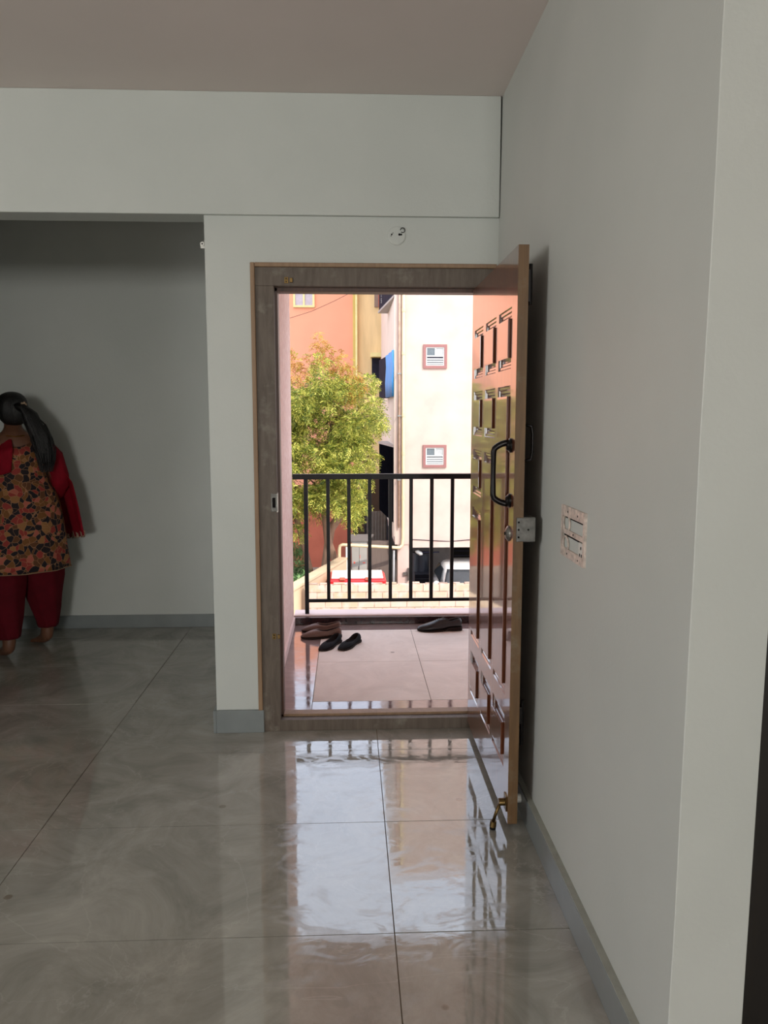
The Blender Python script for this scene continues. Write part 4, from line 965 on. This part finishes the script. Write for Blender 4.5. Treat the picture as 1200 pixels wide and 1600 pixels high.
MB().tube([(2.12, 25.2, -2.92), (2.18, 25.2, -2.93), (2.30, 25.2, -3.0), (2.36, 25.2, -3.02)], [.02, .06, .07, .02], 12).build('lamp_body', M_alu, lm, smooth=True)
MB().box(2.34, 2.9, 25.24, 25.27, -2.98, -2.94).build('lamp_arm', M_slate, lm)
vw = thing('parking_window', (3.9, 27.55, -3.3), 'dark window grille in the grey wall above the car', 'window')
MB().box(3.68, 4.7, 27.53, 27.6, -3.56, -2.72).build('recess', M_dark, vw)
vg = MB()
for i in range(5): vg.box(3.70, 4.68, 27.50, 27.53, -3.5 + i * .17, -3.47 + i * .17)
vg.build('grille', M_slate, vw)

# ------------------------------------------------------------------ tree and bushes
def leaf_mat(name, a, b_, c, trans=.35):
    m, nt, b = newmat(name)
    oi = N(nt, 'ShaderNodeTexCoord')
    n1 = N(nt, 'ShaderNodeTexNoise', Scale=3.2, Detail=5.0); nt.links.new(oi.outputs['Object'], n1.inputs['Vector'])
    w = N(nt, 'ShaderNodeTexWhiteNoise'); w.noise_dimensions = '3D'
    gm = N(nt, 'ShaderNodeNewGeometry')
    ad = N(nt, 'ShaderNodeMath', operation='ADD'); nt.links.new(n1.outputs['Fac'], ad.inputs[0])
    ml = N(nt, 'ShaderNodeMath', operation='MULTIPLY_ADD'); nt.links.new(gm.outputs['Random Per Island'], ml.inputs[0]); ml.inputs[1].default_value = .5; ml.inputs[2].default_value = -.25
    nt.links.new(ml.outputs[0], ad.inputs[1])
    cr = N(nt, 'ShaderNodeValToRGB'); e = cr.color_ramp.elements
    e[0].position = .25; e[0].color = a; e[1].position = .75; e[1].color = c; q = e.new(.5); q.color = b_
    nt.links.new(ad.outputs[0], cr.inputs[0]); nt.links.new(cr.outputs[0], b.inputs['Base Color'])
    b.inputs['Roughness'].default_value = .5; b.inputs['Specular IOR Level'].default_value = .3
    tr = N(nt, 'ShaderNodeBsdfTranslucent'); nt.links.new(cr.outputs[0], tr.inputs['Color'])
    mx = N(nt, 'ShaderNodeMixShader'); mx.inputs[0].default_value = trans
    out = nt.nodes['Material Output']; nt.links.new(b.outputs[0], mx.inputs[1]); nt.links.new(tr.outputs[0], mx.inputs[2]); nt.links.new(mx.outputs[0], out.inputs['Surface'])
    return m
M_leafg = leaf_mat('neem_leaf', srgb(72, 90, 36), srgb(144, 150, 58), srgb(210, 200, 100))
M_leafo = leaf_mat('young_rusty_leaf', srgb(150, 104, 48), srgb(190, 136, 62), srgb(170, 168, 70))
M_bush = leaf_mat('bush_leaf', srgb(66, 104, 60), srgb(104, 140, 84), srgb(140, 168, 110))
M_bark = mat('bark', srgb(150, 118, 98), rough=.95, var=.4, scale=5, stretch=(3, 3, .6), bump=.6, bscale=20)

def fronds(mb, c, r, n, rnd, ll=.085, lw=.026, droop=.5, shell=.55):
    """n little pinnate sprays, each of paired narrow leaflets, over the shell of a clump"""
    c = Vector(c)
    for _ in range(n):
        d = Vector((rnd.gauss(0, 1), rnd.gauss(0, 1), rnd.gauss(0, 1)))
        if d.length < 1e-3: continue
        d.normalize(); rad = (shell + (1 - shell) * rnd.random())
        p = c + Vector((d.x * r[0], d.y * r[1], d.z * r[2])) * rad
        ax = (d + Vector((rnd.uniform(-.6, .6), rnd.uniform(-.6, .6), rnd.uniform(-.5, .3) - droop * .5))).normalized()
        side = ax.cross(Vector((rnd.uniform(-1, 1), rnd.uniform(-1, 1), 1))).normalized()
        L = rnd.uniform(.14, .24)
        for k in range(4):
            b = p + ax * (L * k / 4) + Vector((0, 0, -droop * .05 * k * k / 4))
            for s in (-1, 1):
                t = b + (side * s * .85 + ax * .5).normalized() * ll * rnd.uniform(.8, 1.2) + Vector((0, 0, -.02))
                w = ax * lw
                mb.add([b - w * .3, (b + t) / 2 - w * .6, t, (b + t) / 2 + w * .6], [(0, 1, 2, 3)])
tr = thing('neem_tree', (-.65, 24.3, GZ), 'bushy yellow green tree filling the view left of the cream block', 'tree')
rnd = random.Random(11)
tk = MB()
tk.tube([(-.62, 23.2, GZ), (-.56, 23.2, -3.9), (-.42, 23.2, -3.3), (-.40, 23.2, -2.9), (-.62, 23.2, -2.3), (-.75, 23.2, -1.2), (-.7, 23.2, 0), (-.5, 23.2, 1.2)], [.17, .13, .11, .11, .12, .10, .08, .05], 14)
tk.tube([(-.75, 23.3, GZ), (-.80, 23.3, -3.6), (-.70, 23.3, -2.8), (-.55, 23.3, -1.9), (.1, 23.3, -1.0), (.5, 23.2, .2)], [.15, .13, .13, .14, .09, .04], 14)
tk.tube([(-.95, 23.4, GZ), (-1.15, 23.4, -3.3), (-1.5, 23.4, -1.8), (-2.2, 23.4, 0)], [.12, .10, .09, .05], 12)
tk.v = [Vector((v.x * 1.047, v.y * 1.047, max(GZ, CAMH + (v.z - CAMH) * 1.047))) for v in tk.v]
tk.v = [v + Vector((.02 * noise.noise(v * 4), .02 * noise.noise(v * 4 + Vector((9, 0, 0))), 0)) for v in tk.v]
trunk = tk.build('trunk', M_bark, tr, smooth=True)
bk = MB()
for i in range(26):
    a = rnd.uniform(0, 2 * pi); z = rnd.uniform(-1.5, 1.6); s0 = Vector((-.68 + rnd.uniform(-.10, .10), 24.25, z)); r_ = rnd.uniform(.9, 1.9)
    e_ = s0 + Vector((r_ * cos(a), -.5 + r_ * .8 * sin(a), rnd.uniform(.3, 1.1))); bk.tube([s0, (s0 + e_) / 2 + Vector((0, 0, .12)), e_], [.035, .022, .008], 6)
bk.build('branches', M_bark, tr, smooth=True)
fo = MB()
clumps = []
for i in range(430):
    while True:
        x = rnd.uniform(-3.8, 1.0); z = rnd.uniform(-2.2, 3.0); y = rnd.uniform(21.6, 25.2)
        # outline of the crown, front view
        xr = lerp([(-1.8, .15), (-1.2, .62), (-.6, .55), (-.2, .72), (.2, .92), (1.2, .95), (2.2, .90), (2.7, .95), (3.0, .2)], z)
        zt_ = lerp([(-4, 2.2), (-1.6, 2.5), (-1.2, 2.35), (-.8, 3.0), (-.3, 2.85), (.2, 2.3), (.5, 2.65), (1, 2.5)], x)
        zb_ = lerp([(-4, -2.3), (-1.3, -2.1), (-.9, -1.3), (-.5, -1.1), (0, -1.75), (.4, -1.8), (.7, -1.3), (1, -.5)], x)
        if x < xr - .18 and zb_ < z < zt_ - .15: break
    clumps.append((x, y, z)); r = rnd.uniform(.20, .36)
    fronds(fo, (x, y, z), (r * 1.1, r * 1.1, r * .8), 42, rnd, ll=.09, lw=.03)
fo.build('foliage', M_leafg, tr)
fo2 = MB()
for (x, z, r, n) in ((-.80, 3.45, .22, 24), (-.72, 3.15, .34, 60), (-.45, 3.0, .32, 50), (-.15, 2.85, .30, 44), (.12, 2.6, .25, 34), (-1.55, 2.95, .22, 22), (-1.50, 2.6, .34, 50), (-1.15, 2.8, .30, 44), (.25, 2.25, .28, 34), (-.85, 3.75, .10, 7), (-1.62, 3.3, .12, 7), (-.1, 2.0, .3, 30)):
    fronds(fo2, (x, 22.9, z), (r, r, r), n, rnd, shell=.2)
fo2.build('young_leaves', M_leafo, tr)
def bush(loc, r, n, label, cols=M_bush, ll=.12):
    t = thing('bush', loc, label, 'bush', None); rd = random.Random(int(abs(loc[0]) * 100) + n)
    s = MB()
    for i in range(9):
        a = rd.uniform(0, 2 * pi); s.tube([loc, Vector(loc) + Vector((cos(a) * r[0] * .3, sin(a) * r[1] * .3, r[2])), Vector(loc) + Vector((cos(a) * r[0] * .7, sin(a) * r[1] * .7, r[2] * 1.7))], [.02, .014, .006], 6)
    s.build('stems', M_bark, t, smooth=True)
    m = MB()
    for i in range(n):
        q = Vector(loc) + Vector((rd.uniform(-1, 1) * r[0], rd.uniform(-1, 1) * r[1], r[2] * (1.0 + rd.uniform(-.85, .95))))
        fronds(m, q, (.16, .16, .16), 12, rd, ll=ll, lw=.035, droop=.2, shell=.2)
    m.build('foliage', cols, t)
bush((-1.62, 21.6, GZ), (.42, .5, .95), 60, 'blue green bush at the foot of the tree beside the pink wall')
bush((-1.10, 23.0, GZ), (.34, .4, .72), 34, 'small bush beneath the tree trunk against the slanting yard wall')
bush((-2.0, 24.6, GZ), (.5, .5, 1.15), 50, 'taller bush behind the blue green one by the red brown wall')
